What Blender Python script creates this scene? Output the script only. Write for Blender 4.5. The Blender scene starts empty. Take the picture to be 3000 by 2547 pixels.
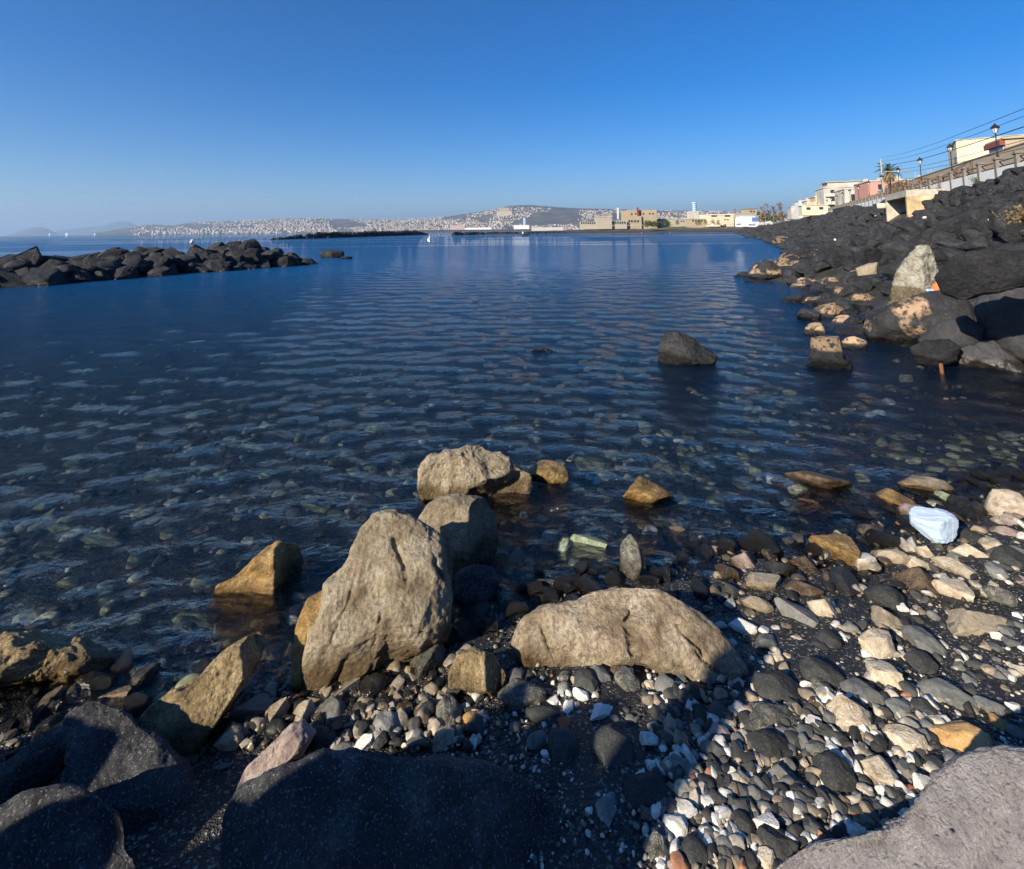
import bpy, bmesh, math, random
import numpy as np
from mathutils import Vector, Matrix, Euler
random.seed(7); rng = np.random.default_rng(7)
scene = bpy.context.scene
COL = scene.collection
# ------------------------------------------------------------------ camera
EYE = 2.0
PITCH, ROLL = math.radians(5), math.radians(0.6)
FW = np.array([0, math.cos(PITCH), math.sin(PITCH)])
U0 = np.array([0, -math.sin(PITCH), math.cos(PITCH)]); R0 = np.array([1., 0, 0])
UP = U0*math.cos(ROLL)+R0*math.sin(ROLL); RT = R0*math.cos(ROLL)-U0*math.sin(ROLL)
PROW = 545.
cam = bpy.data.cameras.new('camera'); camo = bpy.data.objects.new('camera', cam); COL.objects.link(camo)
cam.sensor_width = 36; cam.lens = 18; cam.shift_y = -(1273.5-PROW)/3000
cam.clip_start = 0.05; cam.clip_end = 120000
camo.matrix_world = Matrix(((RT[0], UP[0], -FW[0], 0), (RT[1], UP[1], -FW[1], 0), (RT[2], UP[2], -FW[2], EYE), (0, 0, 0, 1)))
scene.camera = camo
CAM = np.array([0, 0, EYE])
# ------------------------------------------------------------------ light
SUN_AZ, SUN_EL = math.radians(47), math.radians(26)     # light travels 47 deg right of straight ahead
world = bpy.data.worlds.new('World'); scene.world = world; world.use_nodes = True
wn = world.node_tree; wn.nodes.clear()
sky = wn.nodes.new('ShaderNodeTexSky'); sky.sky_type = 'NISHITA'; sky.sun_disc = False
sky.sun_elevation = SUN_EL
sky.sun_rotation = SUN_AZ+math.pi
sky.altitude = 0; sky.air_density = 1.0; sky.dust_density = 0.35; sky.ozone_density = 4.0
hs = wn.nodes.new('ShaderNodeHueSaturation'); hs.inputs['Saturation'].default_value = 1.46
bg = wn.nodes.new('ShaderNodeBackground'); bg.inputs['Strength'].default_value = 0.071
wo = wn.nodes.new('ShaderNodeOutputWorld')
tint = wn.nodes.new('ShaderNodeMix'); tint.data_type = 'RGBA'; tint.blend_type = 'MULTIPLY'; tint.inputs[0].default_value = 1
tint.inputs[7].default_value = (.74, .84, 1.06, 1)
wn.links.new(sky.outputs[0], hs.inputs['Color']); wn.links.new(hs.outputs[0], tint.inputs[6]); wn.links.new(tint.outputs[2], bg.inputs[0]); wn.links.new(bg.outputs[0], wo.inputs[0])
sl = bpy.data.lights.new('sun', 'SUN'); sl.energy = 5.0; sl.angle = math.radians(0.53); sl.color = (1.0, 0.9, 0.74)
so = bpy.data.objects.new('sun', sl); COL.objects.link(so)
LD = np.array([math.sin(SUN_AZ)*math.cos(SUN_EL), math.cos(SUN_AZ)*math.cos(SUN_EL), -math.sin(SUN_EL)])
so.rotation_euler = Vector(LD).to_track_quat('-Z', 'Y').to_euler(); so.location = (-20, -20, 30)
scene.view_settings.view_transform = 'Standard'; scene.view_settings.look = 'None'
scene.view_settings.exposure = 0.9; scene.view_settings.gamma = 1; scene.view_settings.use_curve_mapping = False
scene.cycles.max_bounces = 5; scene.cycles.diffuse_bounces = 2; scene.cycles.glossy_bounces = 2; scene.cycles.transmission_bounces = 4; scene.cycles.volume_bounces = 0; scene.cycles.transparent_max_bounces = 12
scene.cycles.caustics_reflective = False; scene.cycles.caustics_refractive = False
# ------------------------------------------------------------------ helpers
def ray(px, py): return FW*1500+RT*(px-1500)+UP*(PROW-py)
def onz(px, py, z=0.):
    d = ray(px, py); return CAM+d*((z-EYE)/d[2])
def aty(px, py, y):
    d = ray(px, py); return CAM+d*(y/d[1])
C26, S26 = math.cos(math.radians(26)), math.sin(math.radians(26))
def td(t, D, z=0): return Vector((D*C26+t*S26, -D*S26+t*C26, z))

def hsh(ix, iy, iz, seed):
    n = (ix*374761393+iy*668265263+iz*1274126177+seed*974634777) & 0xffffffff
    n = ((n ^ (n >> 13))*1274126177) & 0xffffffff
    n = ((n ^ (n >> 16))*668265263) & 0xffffffff
    return ((n ^ (n >> 15)) & 0xffff)/32767.5-1.0
def vnoise(p, seed=0):
    f = np.floor(p); i = f.astype(np.int64); w = p-f; w = w*w*w*(w*(w*6-15)+10)
    r = 0
    for dx in (0, 1):
        wx = w[:, 0] if dx else 1-w[:, 0]
        for dy in (0, 1):
            wy = w[:, 1] if dy else 1-w[:, 1]
            for dz in (0, 1):
                wz = w[:, 2] if dz else 1-w[:, 2]
                r = r+wx*wy*wz*hsh(i[:, 0]+dx, i[:, 1]+dy, i[:, 2]+dz, seed)
    return r
def fbm(p, seed=0, octv=4, gain=0.5, ridge=False):
    a, s, r = 1., 0., 0
    for k in range(octv):
        n = vnoise(p*2.03**k+k*17.3, seed+k)
        r = r+a*((1-2*np.abs(n)) if ridge else n); s += a; a *= gain
    return r/s
def mesh_np(name, v, faces, mat=None, smooth=True):
    """faces: (n,3) or (n,4) int array"""
    me = bpy.data.meshes.new(name); v = np.asarray(v, np.float32); faces = np.asarray(faces, np.int32)
    k = faces.shape[1]
    me.vertices.add(len(v)); me.vertices.foreach_set('co', v.ravel())
    me.loops.add(faces.size); me.loops.foreach_set('vertex_index', faces.ravel())
    me.polygons.add(len(faces)); me.polygons.foreach_set('loop_start', np.arange(0, faces.size, k, dtype=np.int32))
    me.polygons.foreach_set('use_smooth', np.full(len(faces), smooth, bool))
    me.update(calc_edges=True)
    if mat: me.materials.append(mat)
    return me
def obj(name, me, parent=None, loc=None, rot=None, scale=None):
    o = bpy.data.objects.new(name, me); COL.objects.link(o)
    if parent: o.parent = parent
    if loc is not None: o.location = loc
    if rot is not None: o.rotation_euler = rot
    if scale is not None: o.scale = scale
    return o
def tag(o, label=None, cat=None, group=None, kind=None):
    if label: o['label'] = label
    if cat: o['category'] = cat
    if group: o['group'] = group
    if kind: o['kind'] = kind
    return o
def empty(name, loc=(0, 0, 0), rz=0, **k):
    o = bpy.data.objects.new(name, None); COL.objects.link(o); o.location = loc; o.rotation_euler = (0, 0, rz); o.empty_display_size = .2
    return tag(o, **k)
class MB:
    """collects boxes, tubes, prisms into one mesh"""
    def __init__(s): s.bm = bmesh.new()
    def box(s, a, b, rz=0, piv=None):
        a = Vector(a); b = Vector(b); c = (a+b)/2; d = b-a
        m = Matrix.Translation(c) @ Matrix.Diagonal((abs(d.x), abs(d.y), abs(d.z), 1))
        if rz:
            p = Vector(piv) if piv is not None else c
            m = Matrix.Translation(p) @ Matrix.Rotation(rz, 4, 'Z') @ Matrix.Translation(-p) @ m
        bmesh.ops.create_cube(s.bm, size=1, matrix=m); return s
    def tube(s, p, q, r1, r2=None, n=8):
        p = Vector(p); q = Vector(q); d = q-p; r2 = r1 if r2 is None else r2
        m = Matrix.Translation((p+q)/2) @ d.to_track_quat('Z', 'Y').to_matrix().to_4x4()
        bmesh.ops.create_cone(s.bm, cap_ends=True, segments=n, radius1=max(r1, 1e-4), radius2=max(r2, 1e-4), depth=max(d.length, 1e-4), matrix=m); return s
    def lathe(s, prof, n=12, c=(0, 0, 0)):
        rings = []
        for r, z in prof:
            rings.append([s.bm.verts.new((c[0]+r*math.cos(2*math.pi*k/n), c[1]+r*math.sin(2*math.pi*k/n), c[2]+z)) for k in range(n)])
        for A, B in zip(rings, rings[1:]):
            for k in range(n): s.bm.faces.new((A[k], A[(k+1) % n], B[(k+1) % n], B[k]))
        s.bm.faces.new(rings[0][::-1]); s.bm.faces.new(rings[-1]); return s
    def prism(s, pts, z0, z1):
        A = [s.bm.verts.new((x, y, z0)) for x, y in pts]; B = [s.bm.verts.new((x, y, z1)) for x, y in pts]
        n = len(pts); s.bm.faces.new(A[::-1]); s.bm.faces.new(B)
        for k in range(n): s.bm.faces.new((A[k], A[(k+1) % n], B[(k+1) % n], B[k]))
        return s
    def hexa(s, lo, hi):
        """8 corner box: lo 4 pts, hi 4 pts"""
        A = [s.bm.verts.new(p) for p in lo]; B = [s.bm.verts.new(p) for p in hi]
        s.bm.faces.new(A[::-1]); s.bm.faces.new(B)
        for k in range(4): s.bm.faces.new((A[k], A[(k+1) % 4], B[(k+1) % 4], B[k]))
        return s
    def mesh(s, name, mat, smooth=False, bevel=0):
        bmesh.ops.recalc_face_normals(s.bm, faces=s.bm.faces)
        if bevel: bmesh.ops.bevel(s.bm, geom=s.bm.edges[:], offset=bevel, segments=1, affect='EDGES')
        me = bpy.data.meshes.new(name); s.bm.to_mesh(me); s.bm.free()
        if smooth: me.polygons.foreach_set('use_smooth', [True]*len(me.polygons))
        me.materials.append(mat); return me
    def put(s, name, mat, parent=None, smooth=False, bevel=0, **k):
        return obj(name, s.mesh(name, mat, smooth, bevel), parent, **k)
# ------------------------------------------------------------------ materials
class NT:
    def __init__(s, name):
        s.m = bpy.data.materials.new(name); s.m.use_nodes = True; s.t = s.m.node_tree; s.t.nodes.clear()
        s.out = s.n('ShaderNodeOutputMaterial')
    def n(s, typ, **k):
        nd = s.t.nodes.new(typ)
        for a, v in k.items(): setattr(nd, a, v)
        return nd
    def set(s, nd, **k):
        for a, v in k.items():
            a = a.replace('_', ' ')
            if isinstance(v, bpy.types.NodeSocket): s.t.links.new(v, nd.inputs[a])
            else: nd.inputs[a].default_value = v
        return nd
    def l(s, a, b): s.t.links.new(a, b)
    def math(s, op, a, b=None, c=None):
        nd = s.n('ShaderNodeMath', operation=op)
        for i, v in enumerate((a, b, c)):
            if v is None: continue
            if isinstance(v, bpy.types.NodeSocket): s.l(v, nd.inputs[i])
            else: nd.inputs[i].default_value = v
        return nd.outputs[0]
    def noise(s, vec, scale, detail=4, rough=.55, dist=0., dim='3D'):
        nd = s.n('ShaderNodeTexNoise'); s.l(vec, nd.inputs['Vector'])
        nd.inputs['Scale'].default_value = scale; nd.inputs['Detail'].default_value = detail
        nd.inputs['Roughness'].default_value = rough; nd.inputs['Distortion'].default_value = dist
        return nd.outputs['Fac']
    def vor(s, vec, scale, feature='F1', out='Distance', rand=1.):
        nd = s.n('ShaderNodeTexVoronoi', feature=feature); s.l(vec, nd.inputs['Vector'])
        nd.inputs['Scale'].default_value = scale; nd.inputs['Randomness'].default_value = rand
        return nd.outputs[out]
    def ramp(s, fac, stops, interp='LINEAR'):
        nd = s.n('ShaderNodeValToRGB'); s.l(fac, nd.inputs[0]); e = nd.color_ramp.elements; nd.color_ramp.interpolation = interp
        while len(e) < len(stops): e.new(0.5)
        for q, (p, c) in zip(e, stops):
            q.position = p; q.color = (c, c, c, 1) if isinstance(c, (int, float)) else (*c, 1)
        return nd.outputs[0]
    def mix(s, fac, a, b, blend='MIX'):
        nd = s.n('ShaderNodeMix', data_type='RGBA', blend_type=blend)
        for i, v in ((0, fac), (6, a), (7, b)):
            if isinstance(v, bpy.types.NodeSocket): s.l(v, nd.inputs[i])
            elif i == 0: nd.inputs[0].default_value = v
            else: nd.inputs[i].default_value = (*v, 1) if len(v) == 3 else v
        return nd.outputs[2]
    def bump(s, h, strength=.5, dist=.02, normal=None):
        nd = s.n('ShaderNodeBump'); nd.inputs['Strength'].default_value = strength; nd.inputs['Distance'].default_value = dist
        s.l(h, nd.inputs['Height'])
        if normal is not None: s.l(normal, nd.inputs['Normal'])
        return nd.outputs[0]
    def bsdf(s, color, rough=.8, normal=None, spec=.3, metal=0.):
        b = s.n('ShaderNodeBsdfPrincipled')
        for k, v in (('Base Color', color), ('Roughness', rough), ('Specular IOR Level', spec), ('Metallic', metal)):
            if isinstance(v, bpy.types.NodeSocket): s.l(v, b.inputs[k])
            else: b.inputs[k].default_value = (*v, 1) if k == 'Base Color' else v
        if normal is not None: s.l(normal, b.inputs['Normal'])
        s.l(b.outputs[0], s.out.inputs[0]); return b
def rock_mat(name, dark, base, light, sc=6., speck=None, speck_amt=.5, speck_sc=180., cracks=0., bump=.6, bd=.012, rough=.85, wet=True, wetz=.05, patch=None, patch_z=(.1, .7), patch_t=.47, varamt=.35, island=False):
    N = NT(name)
    pos = N.n('ShaderNodeNewGeometry'); P = pos.outputs['Position']
    oi = N.n('ShaderNodeObjectInfo')
    big = N.noise(P, sc, 8, .62, .4)
    col = N.ramp(big, [(.3, dark), (.48, base), (.66, light)])
    fine = N.noise(P, sc*9, 6, .7)
    col = N.mix(N.ramp(fine, [(.35, .75), (.62, 0.)]), col, dark)
    if speck:
        v = N.noise(P, speck_sc, 2, .5)
        col = N.mix(N.ramp(v, [(.58, 0.), (.72, speck_amt)]), col, speck)
    h = N.math('ADD', N.math('ADD', N.noise(P, sc*2.2, 10, .7), N.math('MULTIPLY', fine, .6)), N.math('MULTIPLY', N.ramp(N.vor(P, sc*3.3, 'F1'), [(0., 0.), (.45, 1.)]), .35))
    if cracks:
        w = N.n('ShaderNodeVectorMath', operation='MULTIPLY_ADD')
        nz = N.n('ShaderNodeTexNoise'); nz.inputs['Scale'].default_value = sc*1.5; nz.inputs['Detail'].default_value = 4; N.l(P, nz.inputs[0])
        N.l(nz.outputs['Color'], w.inputs[0]); w.inputs[1].default_value = (.16, .16, .16); N.l(P, w.inputs[2])
        e = N.vor(w.outputs[0], cracks, 'DISTANCE_TO_EDGE')
        msk = N.ramp(N.noise(P, sc*.5, 3), [(.5, 0.), (.62, 1.)])
        ck = N.math('MULTIPLY', N.ramp(e, [(0., 1.), (.05, 0.)]), msk)
        col = N.mix(N.math('MULTIPLY', ck, .28), col, tuple(c*.35 for c in dark))
        h = N.math('SUBTRACT', h, N.math('MULTIPLY', ck, .9))
    if patch:
        z = N.n('ShaderNodeSeparateXYZ'); N.l(P, z.inputs[0])
        pm = N.math('MULTIPLY', N.ramp(N.noise(P, 1.3, 5, .6), [(patch_t, 0.), (patch_t+.06, 1.)]),
                    N.math('MULTIPLY', N.ramp(z.outputs[2], [(0., 0.), (patch_z[0]/3, 0.), (patch_z[0]/3+.02, 1.), (patch_z[1]/3, 1.), (patch_z[1]/3+.05, 0.)]), 1.))
        # z ramp works on 0..3 m
        N.t.links.remove(pm.node.inputs[1].links[0])
        zz = N.math('DIVIDE', z.outputs[2], 3.)
        zr = N.ramp(zz, [(patch_z[0]/3, 0.), (patch_z[0]/3+.01, 1.), (patch_z[1]/3, 1.), (patch_z[1]/3+.04, 0.)])
        N.l(zr, pm.node.inputs[1])
        pit = N.ramp(N.noise(P, 14, 4), [(.38, 0.), (.48, 1.)])
        col = N.mix(N.math('MULTIPLY', pm, pit), col, patch)
    # individual brightness
    rnd = oi.outputs['Random'] if not island else pos.outputs['Random Per Island']
    br = N.math('MULTIPLY_ADD', rnd, varamt, 1-varamt*.5)
    col = N.mix(1., col, N.n('ShaderNodeCombineColor').outputs[0], 'MULTIPLY') if False else col
    vm = N.n('ShaderNodeVectorMath', operation='SCALE'); N.l(col, vm.inputs[0]); N.l(br, vm.inputs['Scale']); col = vm.outputs[0]
    r = rough
    if wet:
        z2 = N.n('ShaderNodeSeparateXYZ'); N.l(P, z2.inputs[0])
        zz = N.math('ADD', z2.outputs[2], N.math('MULTIPLY', N.math('SUBTRACT', N.noise(P, 3., 3), .5), .16))
        wm = N.ramp(N.math('DIVIDE', zz, 1.), [(max(wetz-.02, 0), 1.), (wetz+.04, 0.)])
        col = N.mix(wm, col, N.mix(1., col, (.42, .36, .28), 'MULTIPLY'))
        r = N.math('MULTIPLY_ADD', wm, -(rough-.18), rough)
    nrm = N.bump(h, bump, bd)
    N.bsdf(col, r, nrm, .35)
    return N.m
M = {}
M['tan'] = rock_mat('tan_rock', (.16, .12, .07), (.38, .31, .205), (.54, .465, .34), 8., cracks=0., bump=1., bd=.03, wetz=.11)
M['dome'] = rock_mat('cracked_rock', (.10, .065, .035), (.35, .275, .18), (.52, .44, .32), 6., cracks=0., bump=1., bd=.03, wetz=.1, speck=(.5, .44, .33), speck_amt=.3)
M['brown'] = rock_mat('brown_rock', (.07, .048, .02), (.31, .22, .105), (.46, .35, .19), 9., speck=(.5, .42, .28), speck_amt=.6, bump=.9, bd=.015, wetz=.1)
M['gold'] = rock_mat('weedy_rock', (.05, .035, .01), (.32, .185, .05), (.45, .31, .12), 9., speck=(.5, .42, .28), speck_amt=.3, bump=.9, bd=.015, wetz=.02, rough=.45)
M['lava'] = rock_mat('lava_rock', (.010, .0105, .012), (.030, .031, .034), (.066, .066, .069), 3.5, speck=(.14, .135, .13), speck_amt=.15, speck_sc=45, bump=1., bd=.07, wetz=.12, varamt=.6)
M['lavapatch'] = rock_mat('lava_rock_with_tan_crust', (.010, .0105, .012), (.032, .033, .035), (.064, .064, .066), 3.5, bump=1., bd=.07, wetz=.1, patch=(.36, .25, .155), patch_z=(.22, 1.1))
M['lowpatch'] = rock_mat('tan_crusted_waterline_rock', (.014, .014, .014), (.035, .034, .033), (.07, .065, .06), 3.5, bump=1., bd=.05, wetz=.03, patch=(.44, .30, .18), patch_z=(.07, .9), patch_t=.40)
M['endpatch'] = rock_mat('lava_with_tan_end', (.012, .0125, .014), (.036, .036, .038), (.062, .062, .063), 2., bump=.7, bd=.05, wetz=.1, patch=(.40, .27, .17), patch_z=(.15, .8), patch_t=.53)
M['slabgrey'] = rock_mat('smooth_grey_lava', (.022, .022, .023), (.045, .045, .046), (.07, .07, .07), 1.6, bump=.5, bd=.04, wetz=.12)
M['floor'] = rock_mat('dark_boulder', (.018, .018, .019), (.05, .05, .052), (.12, .12, .12), 6., speck=(.34, .34, .335), speck_amt=.7, speck_sc=150, bump=1., bd=.02, wet=False)
M['block'] = rock_mat('pinkish_pitted_stone', (.29, .26, .255), (.47, .43, .42), (.60, .56, .545), 22., speck=(.12, .10, .09), speck_amt=.6, speck_sc=110, bump=1., bd=.03, wet=False)
M['palewhite'] = rock_mat('whitish_boulder', (.14,.125,.08),(.42,.39,.31),(.60,.57,.50), 4., bump=1., bd=.04, wetz=.75)
M['W'] = rock_mat('white_stone', (.46, .42, .34), (.70, .66, .57), (.80, .77, .70), 20., bump=.5, bd=.004, varamt=.25)
M['C'] = rock_mat('cream_stone', (.27, .20, .12), (.52, .44, .32), (.66, .60, .48), 26., bump=.9, bd=.006, varamt=.35)
M['T'] = rock_mat('tan_stone', (.20, .155, .10), (.35, .29, .20), (.45, .38, .28), 30., bump=.7, bd=.004)
M['G'] = rock_mat('grey_stone', (.09, .09, .08), (.17, .168, .15), (.25, .245, .22), 30., bump=.5, bd=.003, varamt=.5)
M['D'] = rock_mat('dark_stone', (.020, .021, .019), (.036, .037, .034), (.055, .055, .05), 30., speck=(.2, .2, .18), speck_amt=.3, bump=.5, bd=.003, varamt=.5)
M['K'] = rock_mat('wet_black_stone', (.006, .006, .006), (.014, .013, .011), (.03, .028, .022), 14., bump=1., bd=.02, rough=.25, varamt=.3)
M['B'] = rock_mat('brown_stone', (.035, .022, .014), (.12, .08, .045), (.25, .18, .11), 22., speck=(.42, .34, .24), speck_amt=.5, bump=.9, bd=.006)
M['P'] = rock_mat('pinkish_stone', (.17, .125, .11), (.34, .26, .22), (.46, .38, .33), 24., bump=.7, bd=.004)
M['R'] = rock_mat('brick_shard', (.28, .075, .03), (.42, .13, .055), (.5, .19, .09), 30., bump=.4, bd=.003)
M['O'] = rock_mat('orange_stone', (.3, .17, .06), (.5, .3, .12), (.6, .4, .2), 24., bump=.7, bd=.004)
M['M'] = rock_mat('mottled_stone', (.03, .028, .022), (.13, .125, .10), (.34, .32, .26), 38., speck=(.5, .48, .40), speck_amt=.5, bump=.9, bd=.006)
def plain(name, c, rough=.7, n=8., amt=.15, metal=0., bump=0., bd=.01):
    N = NT(name); g = N.n('ShaderNodeNewGeometry').outputs['Position']
    f = N.noise(g, n, 5, .6)
    col = N.mix(N.ramp(f, [(.3, 0.), (.7, 1.)]), tuple(x*(1-amt) for x in c), tuple(min(x*(1+amt), 1) for x in c))
    N.bsdf(col, rough, N.bump(f, bump, bd) if bump else None, .3, metal); return N.m
# ------------------------------------------------------------------ rock shapes
_ico = {}
def ico(k):
    if k not in _ico:
        bm = bmesh.new(); bmesh.ops.create_icosphere(bm, subdivisions=k, radius=1)
        v = np.array([x.co[:] for x in bm.verts]); f = np.array([[q.index for q in x.verts] for x in bm.faces]); bm.free()
        _ico[k] = (v/np.linalg.norm(v, axis=1)[:, None], f)
    return _ico[k]
def vnormals(v, f):
    fn = np.cross(v[f[:, 1]]-v[f[:, 0]], v[f[:, 2]]-v[f[:, 0]]); n = np.zeros_like(v)
    for k in range(3): np.add.at(n, f[:, k], fn)
    return n/np.maximum(np.linalg.norm(n, axis=1)[:, None], 1e-9)
def rock_shape(sub, seed, cuts=9, lo=.62, hi=.9, amp=.10, lump=.12, fine=.0):
    v, f = ico(sub); v = v.copy(); r = np.random.default_rng(seed)
    v = v*(1+lump*fbm(v*1.1+seed, seed, 2))[:, None]
    for k in range(cuts):
        n = r.normal(size=3); n /= np.linalg.norm(n); d = r.uniform(lo, hi)
        e = np.maximum(v@n-d, 0); v -= e[:, None]*n*.93
    if amp:
        n = vnormals(v, f); v = v+n*(amp*fbm(v*2.6+seed*3, seed+5, 4))[:, None]
    if fine:
        n = vnormals(v, f); v = v+n*(fine*fbm(v*9+seed*3, seed+9, 3))[:, None]
    v -= (v.max(0)+v.min(0))/2; v /= (v.max(0)-v.min(0))/2
    return v, f
SH = {}
for i in range(7): SH['r', i] = rock_shape(4, 20+i, 3, .75, .92, .03, .14)
for i in range(9): SH['a', i] = rock_shape(4, 40+i, 13, .46, .78, .06, .2, .035)
for i in range(8): SH['b', i] = rock_shape(5, 60+i, 20, .42, .74, .035, .3, .03)
for i in range(5): SH['m', i] = rock_shape(5, 80+i, 6, .65, .9, .06, .2, .035)
for i in range(10): SH['s', i] = rock_shape(3, 100+i, 14, .42, .74, .06, .25)
for i in range(6): SH['t', i] = rock_shape(2, 120+i, 6, .5, .85, .05, .25)
_mc = {}
def shape_mesh(kind, i, mat):
    k = (kind, i, mat)
    if k not in _mc: _mc[k] = mesh_np('stone', *SH[kind, i], M[mat])
    return _mc[k]
# ------------------------------------------------------------------ the lie of the land
def terrain(x, y):
    x = np.asarray(x, float); y = np.asarray(y, float)
    s = (2.78+.33*x-y)/1.053
    s = s+.12*np.sin(x*2.1+.5)+.06*np.sin(x*5.3)
    z = np.where(s > 0, .15*s, .13*s); z = np.where(s > 3.5, .525+.02*(s-3.5), z)
    z = np.where(s < -12, -1.56+.05*(s+12), z); z = np.maximum(z, -5.)
    D = x*C26-y*S26; t = x*S26+y*C26
    Ds = np.interp(t, [0, 7, 9.5, 10.6, 14.8, 19, 23.5, 25.5, 32, 68, 150, 300], [9, 6, 4.1, 2.8, 1.6, 1.6, -.7, .6, 2.6, 2.2, -2.6, -14])
    u = np.clip((D-Ds)/(18.-Ds), 0, 1); ex = np.interp(t, [0, 28, 55, 95, 140], [.85, .95, 1.35, 1.2, 1.05])
    tp = np.interp(t, [0, 25, 60, 120, 300], [5.6, 5.3, 4.6, 4.5, 4.4])
    zr = np.where(D > Ds, tp*u**ex+np.clip((u-.8)/.17, 0, 1)*np.interp(t, [0, 60, 90], [1.35, 1.1, .8]), (D-Ds)*.5)
    # hollow before the culvert mouth
    w = np.clip(1.6-np.abs(t-68)/16, 0, 1)*np.clip(1.5-np.abs(D-12.5)/4.2, 0, 1); zr = zr-.9*w-.8*np.clip(1.4-np.abs(t-79)/7, 0, 1)*np.clip(1.5-np.abs(D-14)/3, 0, 1)
    z = np.maximum(z, zr)
    n = np.clip(np.hypot(x, y)/30, .12, 1)
    z = z+n*.12*(np.sin(x*1.3+y*.7)*np.sin(y*1.1-x*.4))*(z > -4)
    return z
def tz(x, y): return float(terrain(np.array([x]), np.array([y]))[0])
def on_ground(px, py, lift=0.):
    d = ray(px, py); a, b = .2, 400.
    ks = np.geomspace(.4, 400, 900)/np.linalg.norm(d); P = CAM+ks[:, None]*d
    g = terrain(P[:, 0], P[:, 1])+lift; i = np.argmax(P[:, 2] < g)
    if P[i, 2] >= g[i]: return P[-1]
    lo, hi = ks[i-1], ks[i]
    for _ in range(25):
        m = (lo+hi)/2; q = CAM+m*d
        if q[2] < tz(q[0], q[1])+lift: hi = m
        else: lo = m
    return CAM+hi*d
_ks = np.geomspace(.4, 400, 700)
def ground_many(px, py):
    px, py = np.asarray(px), np.asarray(py); out = np.zeros((len(px), 3))
    for c in range(0, len(px), 1500):
        d = FW[None]*1500+RT[None]*(px[c:c+1500, None]-1500)+UP[None]*(PROW-py[c:c+1500, None]); d = d/np.linalg.norm(d, axis=1)[:, None]
        P = CAM+_ks[None, :, None]*d[:, None]
        g = P[..., 2]-terrain(P[..., 0], P[..., 1]); i = np.clip(np.argmax(g < 0, axis=1), 1, 699); i = np.where((g < 0).any(1), i, 699); r = np.arange(len(i))
        g0, g1 = g[r, i-1], g[r, i]; w = g0/np.maximum(g0-g1, 1e-9); k = _ks[i-1]+(_ks[i]-_ks[i-1])*np.clip(w, 0, 1); out[c:c+1500] = CAM+k[:, None]*d
    return out
def polar(r0, r1, ratio, nfront, nback, half=math.radians(56)):
    rs = [r0]
    while rs[-1] < r1: rs.append(rs[-1]*(ratio if rs[-1] < 70 else 1.09))
    a = np.concatenate([np.linspace(-half, half, nfront), np.linspace(half, 2*math.pi-half, nback+2)[1:-1]])
    rs = np.array(rs); A, Rr = np.meshgrid(a, rs)
    n, m = A.shape
    X = Rr*np.sin(A); Y = Rr*np.cos(A)
    i, j = np.meshgrid(np.arange(n-1), np.arange(m), indexing='ij'); j2 = (j+1) % m
    q = np.stack([i*m+j, (i+1)*m+j, (i+1)*m+j2, i*m+j2], -1).reshape(-1, 4)
    return X, Y, q, n, m
# ground sheet (beach, sea bed, bank under the boulders)
X, Y, q, n, m = polar(.25, 60000, 1.022, 300, 60)
Z = terrain(X.ravel(), Y.ravel()); R_ = np.hypot(X, Y).ravel(); Z = np.where(R_ > 900, -5, Z)
nearf = (R_ < 12); P3 = np.stack([X.ravel(), Y.ravel(), Z], 1)
Z = Z+np.where(nearf, .02*fbm(P3*3, 3, 3)+.008*fbm(P3*14, 8, 2), 0)
gv = np.stack([X.ravel(), Y.ravel(), Z], 1)
gv = np.vstack([gv, [[0, 0, float(Z[:m].mean())]]])
gf = q
gme = mesh_np('ground', gv, gf)
N = NT('dark_gravel'); P = N.n('ShaderNodeNewGeometry').outputs['Position']
a = N.vor(P, 120, 'F1', 'Color'); sep = N.n('ShaderNodeSeparateColor'); N.l(a, sep.inputs[0])
col = N.ramp(sep.outputs[0], [(0., (.012, .012, .011)), (.6, (.03, .03, .027)), (.86, (.06, .057, .05)), (.93, (.3, .27, .21)), (1., (.45, .41, .34))])
big = N.noise(P, 2.3, 4); col = N.mix(N.ramp(big, [(.4, .6), (.65, 0.)]), col, (.014, .014, .013))
hgt = N.math('ADD', N.vor(P, 120), N.math('MULTIPLY', N.noise(P, 30, 6), 1.))
N.bsdf(col, .6, N.bump(hgt, .9, .01), .4)
M['gravel'] = N.m; gme.materials.append(N.m)
tag(obj('ground', gme), kind='structure')
# ------------------------------------------------------------------ sea
def waves(X, Y, cell):
    Zw = np.zeros_like(X); r = np.random.default_rng(4)
    for k in range(46):
        L = .11*1.052**k*r.uniform(.9, 1.1)
        th = math.radians(r.normal(256, 38)); kx, ky = math.cos(th)*2*math.pi/L, math.sin(th)*2*math.pi/L
        A = .0075*L*min(1, (.36/L)**1.3)
        w = np.clip((L/cell-3)/3, 0, 1)
        ph = r.uniform(0, 6.28); mod = .65+.35*np.sin(X*r.normal(0, .8)+Y*r.normal(0, .8)+ph*3)
        Zw += A*w*mod*(np.sin(kx*X+ky*Y+ph)+.18*np.sin(2*(kx*X+ky*Y+ph)))
    return Zw
X, Y, q, n, m = polar(1.2, 60000, 1.0105, 520, 60)
Rr = np.hypot(X, Y); cell = Rr*.0105
Zw = waves(X, Y, cell)
sv = np.stack([X.ravel(), Y.ravel(), Zw.ravel()], 1)
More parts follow.
